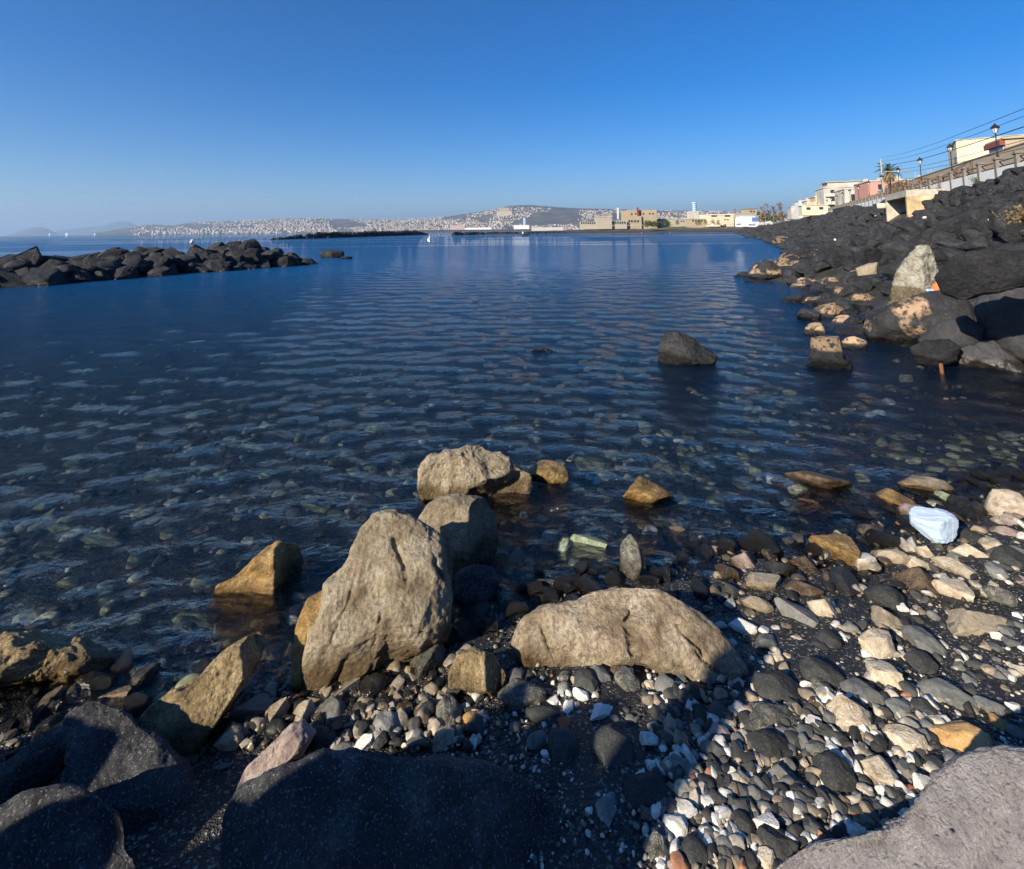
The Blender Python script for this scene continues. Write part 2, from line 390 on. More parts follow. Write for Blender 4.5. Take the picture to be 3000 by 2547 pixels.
# skirt and floor close the body of water
nb = len(sv); top_out = np.arange((n-1)*m, n*m); inn = np.arange(m)
o2 = sv[top_out].copy(); o2[:, 2] = -12; i2 = sv[inn].copy(); i2[:, 2] = -12
sv = np.vstack([sv, o2, i2]); O = nb+np.arange(m); I = nb+m+np.arange(m); j = np.arange(m); j2 = (j+1) % m
ext = [np.stack([top_out[j], O[j], O[j2], top_out[j2]], 1), np.stack([inn[j2], I[j2], I[j], inn[j]], 1), np.stack([I[j2], O[j2], O[j], I[j]], 1)]
# winding: surface faces up
sf = np.vstack([q]+ext)
e1 = sv[q[0][1]]-sv[q[0][0]]; e2 = sv[q[0][2]]-sv[q[0][0]]
if np.cross(e1, e2)[2] < 0: sf = sf[:, ::-1]
sme = mesh_np('sea', sv, sf)
N = NT('sea_water'); geo = N.n('ShaderNodeNewGeometry'); P = geo.outputs['Position']
def stretch(vec, s, rz=0.):
    mp = N.n('ShaderNodeMapping'); N.l(vec, mp.inputs[0]); mp.inputs['Scale'].default_value = s; mp.inputs['Rotation'].default_value = (0, 0, rz); return mp.outputs[0]
h1 = N.noise(stretch(P, (1., 2.1, 1), .12), 9., 6, .62, .8)
h2 = N.noise(stretch(P, (1., 2.6, 1), -.1), .55, 5, .6, .3)
h3 = N.noise(stretch(P, (1., 3., 1), .05), .06, 4, .6)
calm = N.noise(stretch(P, (.010, .034, 1), .12), 1., 3, .5, .6)
offy = N.n('ShaderNodeSeparateXYZ'); N.l(P, offy.inputs[0])
cm = N.math('MAXIMUM', N.ramp(calm, [(.44, .30), (.50, 1.)]), N.math('MINIMUM', N.math('MAXIMUM', N.math('DIVIDE', N.math('SUBTRACT', 75., offy.outputs[1]), 50.), 0.), 1.))
b1 = N.bump(h3, .25, 1.6)
b2 = N.n('ShaderNodeBump'); off = N.n('ShaderNodeSeparateXYZ'); N.l(P, off.inputs[0]); offr = N.math('MULTIPLY_ADD', N.math('MINIMUM', N.math('MAXIMUM', N.math('DIVIDE', N.math('SUBTRACT', off.outputs[1], 6.), 60.), 0.), 1.), 1.9, 1.)
N.l(N.math('MULTIPLY', offr, .055), b2.inputs['Distance']); N.l(h2, b2.inputs['Height']); N.l(N.math('MULTIPLY', cm, .8), b2.inputs['Strength']); N.l(b1, b2.inputs['Normal'])
b3 = N.n('ShaderNodeBump'); N.l(N.math('MULTIPLY', offr, .030), b3.inputs['Distance']); N.l(h1, b3.inputs['Height']); N.l(N.math('MULTIPLY', cm, 1.), b3.inputs['Strength']); N.l(b2.outputs[0], b3.inputs['Normal'])
fr = N.n('ShaderNodeFresnel'); fr.inputs['IOR'].default_value = 1.333; N.l(b3.outputs[0], fr.inputs['Normal'])
gl = N.n('ShaderNodeBsdfGlossy'); gl.inputs['Roughness'].default_value = .008; N.l(b3.outputs[0], gl.inputs['Normal'])
tr = N.n('ShaderNodeBsdfTransparent'); rf = N.n('ShaderNodeBsdfRefraction'); rf.inputs['IOR'].default_value = 1.333; rf.inputs['Roughness'].default_value = .0; N.l(b3.outputs[0], rf.inputs['Normal'])
m1 = N.n('ShaderNodeMixShader'); m1.inputs[0].default_value = .12; N.l(tr.outputs[0], m1.inputs[1]); N.l(rf.outputs[0], m1.inputs[2])
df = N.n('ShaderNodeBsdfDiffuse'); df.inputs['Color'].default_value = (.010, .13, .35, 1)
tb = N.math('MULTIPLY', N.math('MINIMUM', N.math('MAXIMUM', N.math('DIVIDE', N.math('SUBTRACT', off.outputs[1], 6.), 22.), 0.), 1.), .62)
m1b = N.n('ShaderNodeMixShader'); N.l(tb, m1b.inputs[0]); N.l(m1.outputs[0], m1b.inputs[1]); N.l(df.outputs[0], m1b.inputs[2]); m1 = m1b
m2 = N.n('ShaderNodeMixShader'); N.l(fr.outputs[0], m2.inputs[0]); N.l(m1.outputs[0], m2.inputs[1]); N.l(gl.outputs[0], m2.inputs[2])
N.l(m2.outputs[0], N.out.inputs['Surface'])
va = N.n('ShaderNodeVolumeAbsorption'); va.inputs['Color'].default_value = (.22, .66, .60, 1); va.inputs['Density'].default_value = .09
N.l(va.outputs[0], N.out.inputs['Volume'])
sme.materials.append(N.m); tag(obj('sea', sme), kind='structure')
# ------------------------------------------------------------------ boulders given their own outline
K3 = 3000/2078
def hero(name, pts, mat, label, cat='boulder', T=.75, cuts=(), base=None, zb=None, sub=6, amp=.03, seed=1, box=3.0, group=None, push=.35, rough=.012, fs=1., chips=70, grooves=()):
    """pts: outline (full-view picture coordinates), carried to the boulder's own distance; T: half thickness / half width"""
    P = np.array(pts, float)*K3
    if base is None: i = np.argmax(P[:, 1]); bx, by = P[i]
    else: bx, by = np.array(base, float)*K3
    G = on_ground(bx, by) if zb is None else onz(bx, by, zb)
    c = P.mean(0); dv = ray(*c); dist = np.linalg.norm(G-CAM)
    wpx = (P[:, 0].max()-P[:, 0].min())/2
    vdir = dv/np.linalg.norm(dv)
    # plane through the foot, square to the view, pushed back by part of the thickness
    half = wpx*((G-CAM)@FW)/1500
    O = G+vdir*half*T*push
    k = ((O-CAM)@vdir)/(np.array([ray(*p) for p in P])@vdir)
    W = CAM+k[:, None]*np.array([ray(*p) for p in P]); ctr = W.mean(0)
    ri = np.cross(vdir, [0, 0, 1]); ri /= np.linalg.norm(ri); up = np.cross(ri, vdir)
    A = (W-ctr)@ri; B = (W-ctr)@up
    # resample radius by angle
    seg = []
    nP = len(A)
    for i in range(nP):
        a0, b0, a1, b1 = A[i], B[i], A[(i+1) % nP], B[(i+1) % nP]
        for t in np.linspace(0, 1, 24, endpoint=False): seg.append((a0+(a1-a0)*t, b0+(b1-b0)*t))
    seg = np.array(seg); ang = np.arctan2(seg[:, 1], seg[:, 0]); rad = np.hypot(seg[:, 0], seg[:, 1])
    o = np.argsort(ang); ang, rad = ang[o], rad[o]
    grid = np.linspace(-math.pi, math.pi, 361); Rg = np.interp(grid, ang, rad, period=2*math.pi)
    kk = np.array([1, 2, 3, 2, 1.]); kk /= kk.sum(); Rg = np.convolve(np.r_[Rg[-4:-1], Rg, Rg[1:4]], kk, 'same')[3:-3]
    v, f = ico(sub); v = v.copy()
    th = np.arctan2(v[:, 1], v[:, 0]); rho = np.clip(np.hypot(v[:, 0], v[:, 1]), 0, 1)
    front = np.sign(v[:, 2]); cc = np.abs(v[:, 2])**(2/box)
    rho2 = rho**(2/2.3)
    Rv = np.interp(th, grid, Rg)
    a = rho2*np.cos(th)*Rv; b = rho2*np.sin(th)*Rv; hw = (A.max()-A.min())/2; hh = (B.max()-B.min())/2
    c_ = front*cc*T*min(hw, hh*1.4)
    for (ga, gb, d) in cuts:      # front height field clipped by planes (in half widths)
        lim = (d+ga*a/hw+gb*b/hh)*T*min(hw, hh*1.4)
        c_ = np.where(c_ > 0, np.minimum(c_, np.maximum(lim, 0.02*hw)), c_)
    if grooves:
        wob = .05*fbm(np.stack([a/hw*4, b/hh*4, c_*0+seed], 1), seed+70, 3)
        for (x0, y0, x1, y1, gw, gd) in grooves:
            dx, dy = x1-x0, y1-y0; tt_ = np.clip(((a/hw-x0)*dx+(b/hh-y0)*dy)/(dx*dx+dy*dy), 0, 1)
            dg = np.hypot(a/hw-x0-tt_*dx+wob, b/hh-y0-tt_*dy+wob*.7); c_ = np.where(c_ > 0, c_-gd*hw*np.exp(-(dg/gw)**2)*(.4+.6*np.sin(math.pi*np.clip(tt_+.1, 0, 1))), c_)
    w = ctr+a[:, None]*ri+b[:, None]*up-c_[:, None]*vdir
    n = vnormals(w, f)
    sz = max(hw, hh)
    q = w/sz*fs
    w = w+n*(sz*amp*(fbm(q*1.7+seed, seed, 3)+.7*fbm(q*3.1, seed+9, 3, ridge=True)-.2))[:, None]
    if chips:
        rg = np.random.default_rng(seed+500); n = vnormals(w, f)
        for k_ in range(chips):
            i_ = rg.integers(len(w)); nn = n[i_]+rg.normal(size=3)*.22; nn /= np.linalg.norm(nn); rad_ = sz*rg.uniform(.08, .30)
            dd = w-w[i_]; e_ = np.clip(dd@nn+rad_*.04, 0, rad_*.13); fall = np.clip(1.6-np.linalg.norm(dd, axis=1)/rad_, 0, 1); w = w-(e_*np.minimum(fall*1.6, 1)*.92)[:, None]*nn
    n = vnormals(w, f)
    w = w+n*(sz*rough*(fbm(q*9+seed, seed+4, 5, .62)+.8*fbm(q*5+seed, seed+14, 5, .6, ridge=True)))[:, None]
    foot = w.mean(0)*1.; foot[2] = w[:, 2].min()
    o = obj(name, mesh_np(name, w-foot, f, M[mat]), loc=foot)
    return tag(o, label, cat, group)
GB = 'large boulders at the water\'s edge'
hero('tan_boulder', [(800,1038),(850,1058),(912,1098),(920,1160),(913,1215),(934,1248),(905,1300),(862,1330),(780,1345),(740,1372),(700,1398),(640,1405),(612,1395),(615,1330),(640,1250),(660,1185),(702,1145),(730,1080),(765,1045)], 'tan', 'largest upright tan boulder with craggy lit face, rising behind the pebble heap', T=.6, cuts=[(.3,-.35,.9),(-6,-.4,5.6),(.3,.9,1.25)], grooves=[(.15,.75,.3,.2,.03,.09),(.65,.45,.85,.05,.03,.09),(-.35,.3,-.6,-.3,.025,.06),(.0,-.1,-.1,-.5,.025,.06),(-.6,-.9,-.45,-.55,.05,.12),(.35,-.3,.75,-.5,.03,.07)], sub=7, amp=.045, seed=3, rough=.02, group=GB)
hero('brown_boulder', [(600,1262),(622,1215),(662,1195),(672,1250),(655,1320),(640,1380),(618,1402),(592,1405),(590,1330)], 'gold', 'narrow wet golden brown boulder tucked against the left foot of the largest tan boulder', T=.8, seed=5, group=GB)
hero('tan_boulder', [(848,995),(850,955),(868,925),(900,913),(930,908),(965,901),(1010,918),(1052,950),(1082,980),(1078,1015),(1045,1022),(1000,1022),(985,1016),(940,1012),(895,1018),(858,1020)], 'tan', 'tan boulder with a split ridge, farthest out in the water of the row', zb=.0, T=.8, cuts=[(.3,.1,.75),(-.9,-.5,1.0),(-1.5,1.2,1.2)], amp=.07, seed=8, sub=7, rough=.02, group=GB)
hero('grey_boulder', [(846,1066),(858,1030),(890,1008),(930,1002),(985,1012),(1006,1050),(1012,1100),(1000,1145),(960,1165),(920,1165),(900,1100)], 'tan', 'rounded grey brown boulder half in shadow directly behind the largest tan boulder', zb=-.02, T=.8, cuts=[(.4,.2,.8),(-2.2,.2,1.2)], amp=.05, seed=12, group=GB)
hero('domed_boulder', [(1040,1312),(1058,1262),(1100,1230),(1160,1213),(1220,1190),(1290,1190),(1360,1198),(1402,1225),(1442,1260),(1492,1310),(1520,1370),(1500,1400),(1400,1392),(1300,1380),(1180,1398),(1110,1398),(1060,1365)], 'dome', 'broad low domed brown boulder with cracked rounded surface lying on the beach', T=.55, cuts=[(-.1,-.6,1.0),(.2,.9,1.25)], grooves=[(.02,.75,.06,-.25,.028,.13),(.06,.1,.45,.35,.018,.05),(.45,.35,.72,-.3,.02,.06),(.3,-.6,.55,-.05,.015,.04),(-.45,.5,-.2,-.4,.02,.05),(.55,-.05,.85,-.45,.015,.05),(-.75,.1,-.6,-.6,.03,.05)], sub=7, amp=.03, seed=15, rough=.014, push=.5, group=GB)
hero('weedy_boulder', [(420,1232),(440,1190),(490,1160),(520,1130),(560,1100),(600,1102),(615,1130),(612,1180),(580,1225),(530,1250),(470,1255)], 'gold', 'wet golden brown pointed boulder breaking the water left of the tallest tan boulder', zb=-.08, T=.8, cuts=[(.5,.1,.6),(-2,0,1.2)], amp=.06, seed=21, group=GB)
hero('slab_boulder', [(262,1482),(300,1438),(400,1368),(470,1308),(525,1283),(542,1300),(522,1352),(482,1422),(432,1482),(378,1548),(325,1538)], 'brown', 'long brown pitted slab boulder leaning up from lower left, beside the left water edge', T=.7, cuts=[(.35,0,.6),(-2.5,-.3,2.0)], amp=.05, seed=25, sub=7, rough=.03, group=GB)
hero('wet_boulder', [(-120,1290),(0,1272),(60,1278),(180,1298),(250,1332),(225,1382),(140,1390),(60,1395),(-120,1400)], 'brown', 'low wet glistening brown boulder at the left edge of the photo', T=.6, zb=.09, push=.1, amp=.04, seed=28, sub=7, rough=.03, group=GB)
hero('dark_boulder', [(130,1452),(190,1420),(240,1440),(310,1482),(372,1550),(415,1620),(400,1720),(300,1790),(190,1720),(120,1600),(135,1500)], 'floor', 'dark grey boulder with lit top below the long brown slab boulder', T=.6, cuts=[(.1,-.8,.7)], amp=.05, seed=31, base=(300,1640), group=GB)
hero('dark_boulder', [(-150,1600),(0,1552),(60,1500),(150,1468),(165,1500),(120,1570),(60,1640),(-150,1760)], 'floor', 'flat dark grey boulder at the left edge, just below the wet brown boulder', T=.6, amp=.05, seed=33, base=(40,1640), group=GB)
hero('dark_boulder', [(455,1650),(490,1590),(560,1552),(650,1528),(780,1522),(880,1528),(1000,1560),(1100,1620),(1180,1685),(1260,1790),(1300,2000),(900,2150),(560,2050),(440,1850)], 'floor', 'huge dark speckled boulder in shadow along the bottom edge of the photo', T=.25, amp=.035, chips=40, seed=36, base=(800,1850), zb=.14, sub=7, rough=.008, group=GB)
hero('dark_boulder', [(-150,1700),(0,1640),(120,1600),(210,1640),(330,1700),(420,1720),(520,1760),(640,1800),(620,2050),(200,2150),(-150,2100)], 'floor', 'dark veined boulder in deep shadow in the bottom left corner', T=.4, cuts=[(.3,-.4,.55),(-.8,.5,.9)], amp=.05, seed=39, base=(300,1900), zb=.03, sub=7, rough=.012, group=GB)
hero('stone_block', [(2300,1500),(2078,1520),(1975,1526),(1915,1560),(1868,1608),(1838,1668),(1762,1692),(1640,1720),(1570,1775),(1500,1900),(1650,2150),(2300,2200)], 'block', 'pale pinkish pitted stone block filling the bottom right corner', 'stone block', T=.28, cuts=[(.25,0,.72)], amp=.016, fs=2.5, chips=25, seed=42, base=(1800,1800), zb=.3, sub=7, rough=.014, push=0., box=5., group=GB)
hero('brown_boulder', [(910,1395),(912,1358),(930,1325),(965,1313),(1000,1328),(1027,1370),(1012,1418),(960,1405)], 'brown', 'small squarish rough brown boulder between the tallest tan boulder and the domed one', T=.8, cuts=[(.3,.1,.75),(-1.5,0,1.3)], amp=.05, seed=45, sub=6, rough=.03, group=GB)
hero('slab_boulder', [(500,1560),(540,1520),(590,1470),(618,1462),(640,1485),(615,1530),(580,1552),(545,1580),(500,1600),(470,1640),(480,1600)], 'P', 'slender pinkish white slab stone leaning left at the top of the shadowed dark boulder', T=.9, cuts=[(.4,.1,.6)], amp=.03, seed=47, sub=6, rough=.03, base=(520,1600), group=GB)
hero('dark_boulder', [(990,1180),(1050,1165),(1130,1170),(1168,1195),(1120,1208),(1020,1208)], 'floor', 'low dark flat boulder in shallow shaded water behind the domed boulder', T=.8, seed=49, sub=5, group=GB, zb=-.03)
hero('dark_boulder', [(922,1210),(925,1160),(960,1145),(1000,1150),(1015,1180),(990,1230),(940,1240)], 'floor', 'dark stone in the shadow to the right of the largest tan boulder', T=.8, seed=50, sub=5, group=GB)
# boulders standing in the sea on the right
hero('sea_rock', [(1335,738),(1338,700),(1346,682),(1358,672),(1376,672),(1402,685),(1432,708),(1458,724),(1450,738),(1410,744),(1360,745)], 'lava', 'wedge shaped dark lava rock standing alone in the water', 'sea rock', zb=-.05, T=.9, cuts=[(.6,0,.7),(-1,-.4,.9)], amp=.05, seed=52, rough=.02)
hero('sea_rock', [(1622,746),(1640,732),(1646,686),(1660,682),(1702,682),(1710,700),(1716,728),(1732,744),(1728,756),(1640,756)], 'lavapatch', 'stump shaped dark rock with an orange crusted flat top standing in the water', 'sea rock', zb=-.05, T=.8, amp=.02, seed=54, rough=.01)
hero('sea_rock', [(1072,716),(1085,707),(1105,705),(1122,712),(1118,722),(1085,722)], 'lava', 'dark rock barely breaking the surface left of the wedge shaped sea rock', 'sea rock', zb=-.06, T=.8, seed=56, sub=5)
hero('pale_boulder', [(1796,628),(1822,555),(1846,510),(1862,497),(1882,501),(1894,520),(1907,560),(1905,582),(1878,608),(1840,630)], 'palewhite' if 'palewhite' in M else 'C', 'tall pointed whitish boulder standing upright among the dark lava boulders', T=.8, cuts=[(.5,.1,.75),(-1.5,0,1.1)], amp=.05, seed=58, base=(1825,640), rough=.03, chips=30)
GL = 'biggest lava boulders of the right bank'
hero('lava_boulder', [(1748,672),(1758,640),(1800,618),(1850,600),(1905,588),(1960,605),(1995,660),(1960,700),(1890,712),(1800,706),(1755,692)], 'endpatch', 'long smooth lava boulder with a tan crusted end, lying below the tall whitish boulder', zb=-.1, T=.7, cuts=[(-.1,.9,1.1)], amp=.03, seed=60, group=GL, base=(1850,716))
hero('lava_boulder', [(1898,735),(1905,700),(1950,680),(2020,690),(2080,740),(2140,790),(2080,775),(1990,755),(1930,750)], 'slabgrey', 'smooth rounded lava boulder meeting the water at the right edge', zb=-.1, T=.8, amp=.02, seed=62, group=GL, base=(1930,752))
hero('lava_boulder', [(1985,690),(1975,625),(2010,575),(2078,540),(2200,520),(2300,640),(2280,800),(2100,770),(2020,700)], 'slabgrey', 'huge lava boulder cut off by the right edge of the photo above the water', zb=-.1, T=.6, amp=.03, seed=64, group=GL, base=(2090,775), push=.8)
hero('lava_boulder', [(1912,595),(1895,560),(1935,520),(2010,500),(2090,515),(2110,575),(2000,600),(1950,610)], 'lava', 'big lava boulder directly right of the tall whitish boulder', T=.35, amp=.05, seed=66, group=GL, base=(1960,640), zb=.9)
hero('lava_boulder', [(1845,705),(1880,690),(1925,688),(1950,705),(1940,735),(1900,750),(1855,740)], 'lava', 'low dark boulder filling the gap between the crusted boulder and the smooth right one', zb=-.05, T=.8, amp=.04, seed=67, group=GL, sub=5)
hero('lava_boulder', [(1860,690),(1900,655),(1960,640),(2000,665),(1990,705),(1940,722),(1880,715)], 'slabgrey', 'grey sloping boulder right of the crusted long boulder', zb=.0, T=.8, amp=.03, seed=69, group=GL, sub=5, base=(1930,735))
hero('lava_boulder', [(1745,575),(1735,545),(1760,535),(1782,532),(1780,560),(1765,572)], 'T', 'squarish olive tan boulder wedged among lava boulders left of the tall whitish one', T=.8, amp=.05, seed=68, base=(1755,585), sub=5)
hero('lava_boulder', [(1515,560),(1530,535),(1548,528),(1568,527),(1590,540),(1600,562),(1570,570),(1530,572)], 'lavapatch', 'low lava boulder with a pale band at the seaward tip of the bank', zb=-.08, T=.9, amp=.04, seed=70)
hero('lava_boulder', [(1612,545),(1620,515),(1645,500),(1690,498),(1705,520),(1690,550),(1640,556)], 'lavapatch', 'blocky lava boulder with crusted lower edge behind the seaward tip of the bank', zb=.2, T=.8, amp=.04, seed=71)
M['underwater'] = M['C']
# unseen boulders added left of the camera, shaped to cast the foreground shadows
def behind(p, s, seed, label, rz=0):
    v, f = rock_shape(6, seed, 8, .75, .9, .05, .1, .02)
    rz = rz-.82
    o = obj('dark_boulder', mesh_np('dark_boulder', v*np.array(s), f, M['floor']), loc=p, rot=(0, 0, rz)); tag(o, label, 'boulder', GB)
behind((-2.863, 0.878, 0.460), (0.36, 0.45999999999999996, 0.560), 201, 'unseen low dark boulder added farthest left of the camera to shade the foreground')
behind((-2.537, 0.528, 0.500), (0.27, 0.37, 0.600), 202, 'unseen dark boulder, second from left, added beside the camera to shade the foreground')
behind((-2.339, 0.316, 0.600), (0.22, 0.32, 0.700), 203, 'unseen dark boulder, third from left, added beside the camera to shade the foreground')
behind((-2.169, 0.133, 0.780), (0.27, 0.37, 0.880), 204, 'unseen taller dark boulder added mid row beside the camera to shade the foreground')
behind((-1.965, -0.086, 0.825), (0.34, 0.44000000000000006, 0.925), 205, 'unseen dark boulder added just left of the slim upright one to shade the foreground')
behind((-1.816, -0.246, 0.990), (0.15, 0.25, 1.090), 206, 'unseen slim upright dark boulder added left of the camera to cast a person-shaped shadow')  # stands in for an unseen person, casting the head and body shadow
behind((-1.693, -0.378, 0.750), (0.28, 0.38, 0.850), 207, 'unseen short dark boulder added nearest the camera on its left to shade the foreground')
# ------------------------------------------------------------------ stones one by one
C3 = (2100,1250,2.2044); C7 = (2100,1850,2.309); C6 = (1300,1850,2.309); C5 = (600,1850,2.309); C4 = (0,1750,2.213)
L3 = """595 550 270 130 10 Y;1150 480 250 110 10 Y;850 500 160 80 5 Y;1290 575 250 140 15 P;1850 510 260 220 35 C;1885 620 140 65 10 P;1530 605 180 80 20 B;985 680 210 120 15 M;1100 730 280 110 5 K;1600 520 230 160 10 K;760 800 330 180 15 Y;940 885 200 150 25 W;1110 840 270 100 12 C;1290 890 170 90 0 C;1210 765 90 50 60 W;1255 770 90 50 60 W;1360 810 170 80 20 C;1640 720 190 100 20 D;1690 670 130 70 15 C;1850 680 200 80 10 P;1650 810 330 110 15 C;1540 910 350 110 25 C;1780 780 220 90 25 C;1905 865 160 150 40 D;1800 940 180 100 30 G;1820 1090 260 170 20 M;1660 1255 440 170 -8 T;1520 1060 270 130 15 C;1300 1000 330 170 20 B;1090 1110 220 170 0 D;1180 1170 140 60 20 W;1270 1205 50 50 0 W;1095 1240 230 150 0 T;720 1190 270 190 30 C;510 1215 300 130 20 G;830 1010 220 130 75 D;590 900 260 130 20 B;410 930 130 130 45 D;205 880 220 140 25 P;95 820 50 40 80 W;62 850 60 50 0 G;75 960 120 120 0 B;300 1015 210 120 -15 C;530 985 90 60 0 G;560 1060 260 90 10 B;260 1150 230 110 20 T;170 1300 200 90 20 W;300 1320 90 60 20 W;315 1400 150 100 10 G;520 1375 70 40 0 C;380 1490 120 100 20 C;470 1490 80 50 40 C;265 1630 95 65 15 W;720 1390 150 130 0 D;400 1690 330 170 5 D;680 1600 300 140 15 D;820 1310 90 40 10 C;825 1355 60 45 50 W;870 1310 100 70 10 G;1030 1420 200 180 40 C;1330 1400 330 140 25 G;1320 1530 190 110 5 D;1060 1610 330 140 42 C;1150 1470 60 45 0 C;1205 1480 80 35 80 W;700 1690 150 100 20 M;1740 1310 70 45 40 W;1810 1365 100 55 35 W;1875 1330 130 70 10 G;1580 1480 110 50 35 W;1560 1555 110 75 20 G;1850 1600 130 110 30 G;1960 1570 120 70 45 C;1420 1720 290 110 15 G;1640 1655 130 75 25 G;1310 1255 90 60 0 D;1400 1225 100 70 20 G;1780 1030 70 50 0 C;1950 1225 80 40 30 W;1890 1010 60 30 20 W;1960 1000 110 60 20 P;960 1285 80 40 45 C;1500 1160 60 30 0 G;650 380 60 40 10 G;340 640 150 60 10 G;800 660 170 50 15 G;130 650 110 80 0 M;340 830 100 90 10 M;310 760 220 160 0 K;50 760 130 150 0 K;1840 380 60 30 0 C;1910 440 200 100 20 K;1010 255 150 60 0 K;1420 510 120 60 0 G;1540 850 120 60 20 G;460 750 100 60 0 G;1250 680 60 30 0 C;1250 1330 150 60 20 C;1730 1420 90 60 20 T;1980 1440 60 50 0 W;1900 1400 110 60 10 G;1690 1490 60 40 20 C;1800 1500 60 45 0 G"""
L7 = """980 430 330 130 22 G;890 590 360 260 30 C;390 610 450 150 -18 M;740 450 110 100 0 W;700 380 130 80 0 M;660 500 100 90 45 B;655 632 120 90 10 W;575 642 50 45 0 W;630 700 110 50 40 W;1570 440 390 130 18 G;1860 520 160 110 0 G;1230 540 180 110 60 G;1420 530 240 120 20 D;2010 510 120 55 35 W;1470 620 190 55 -12 W;1320 640 80 45 5 W;1200 640 100 60 45 O;1430 660 120 100 10 G;1915 620 130 110 50 O;2020 680 150 130 20 G;1640 730 380 180 0 O;1920 790 180 70 10 G;1300 770 370 140 25 C;1085 700 80 50 0 W;1350 700 130 70 20 G;800 715 240 90 25 D;790 810 150 90 30 W;880 900 120 80 45 W;370 790 320 150 5 D;640 800 220 110 40 G;450 690 150 70 10 G;170 820 75 45 0 W;210 870 100 65 15 O;275 930 80 60 60 W;180 990 200 120 15 G;450 960 270 130 30 G;800 975 300 200 15 D;1110 960 290 180 38 C;1000 800 120 100 40 B;1090 790 120 90 30 D;1260 930 220 75 78 G;1340 880 130 80 60 W;1475 900 130 90 10 D;1395 1050 170 150 35 W;1310 1070 80 60 80 R;1330 1150 100 90 20 W;1170 1110 130 70 40 G;1240 1150 110 100 40 D;60 1060 130 110 20 D;250 1100 100 90 60 G;350 1110 100 80 60 W;430 1120 80 80 0 G;560 1110 130 100 0 D;720 1190 150 120 40 M;850 1160 180 90 80 B;960 1265 220 60 62 R;570 1210 110 100 60 G;330 1205 110 90 0 G;185 1210 100 90 0 G;180 1310 150 130 0 D;330 1310 180 110 10 W;390 1430 260 210 20 D;640 1320 130 100 30 W;580 1395 220 75 65 W;890 1310 90 80 0 G;40 1360 90 70 60 O;60 1460 120 110 80 G;130 1490 130 110 60 D;340 1560 170 100 20 C;1580 850 120 85 0 G;230 1560 110 90 70 B;1160 1180 80 60 40 D;820 1320 80 60 60 C;940 1340 80 50 10 W;470 1290 80 50 0 G;700 1390 120 80 0 D;1000 1020 100 70 20 D;590 890 80 50 60 C;1010 660 70 50 0 W;1130 1230 120 80 10 D;1050 1150 110 80 60 D;950 1130 110 70 60 G;1180 1290 90 60 0 D"""
L6 = """530 440 320 170 5 M;970 340 190 140 55 D;1070 310 120 110 0 G;1180 280 110 80 0 B;1240 350 180 140 10 M;490 310 120 80 -30 G;740 470 90 60 10 W;838 525 120 60 -60 W;930 440 120 70 10 W;1085 530 240 100 -35 W;570 510 80 50 0 C;640 515 45 40 0 P;820 630 90 80 0 R;215 590 150 110 20 O;370 625 40 30 0 O;680 560 250 90 5 D;630 740 160 90 -30 G;820 780 240 200 20 D;1150 800 320 260 60 D;1500 375 140 120 0 G;1435 555 80 45 70 W;1490 540 100 50 -70 W;1455 490 50 40 0 W;1770 570 70 50 70 W;1850 600 80 35 40 W;1860 680 170 120 20 P;1590 650 80 70 0 G;1575 910 230 140 75 G;1390 1100 340 190 15 D;1475 1195 160 90 65 M;1370 1230 130 90 75 M;1660 1080 150 90 38 W;1770 1150 120 95 60 W;1640 1250 200 110 38 W;1560 1320 200 130 20 W;1440 1470 170 150 30 M;1100 1180 330 120 -75 G;1580 1470 120 75 75 G;1330 980 110 80 20 W;1430 910 70 60 0 W;1700 950 150 60 65 C;1790 790 100 90 60 G;1990 740 90 80 60 G;1910 840 110 45 65 W;1800 1040 100 80 60 D;1900 1050 150 130 20 D;1850 1130 80 70 0 M;1780 1370 150 80 48 G;1890 1360 100 60 65 C;1760 1290 90 55 70 W;1840 1280 90 80 0 W;1700 1490 160 140 0 D;1880 1450 120 90 70 D;1470 1580 90 70 0 W;1570 1570 140 70 10 P;1720 970 100 50 50 W;1330 1060 80 60 0 G;985 1210 60 45 40 W;680 830 60 40 60 W;920 830 60 40 80 G;1620 760 60 40 0 D;2030 530 80 50 30 W;1440 1000 80 40 30 G;810 380 80 60 0 G;790 420 70 35 80 W;890 330 60 50 0 C;810 310 80 60 0 M;580 300 60 50 40 D;610 350 60 40 0 G;900 500 50 35 80 C;1020 440 50 35 60 W;1390 360 70 50 0 C;1600 320 80 50 0 G;1520 280 130 70 0 G;1780 330 110 40 10 G;1260 280 50 40 0 W;1160 600 70 50 20 G;1260 590 60 50 0 G;1650 1180 80 40 30 D;1880 1220 100 40 60 W;1920 1240 120 60 65 M;2000 1220 110 90 0 G;1940 1150 60 40 0 W;1830 940 100 90 0 D;1670 1000 60 50 30 D;480 650 70 60 0 G;430 570 60 30 80 G"""  # one large grey stone is coloured dark to deepen the shadow it lies in
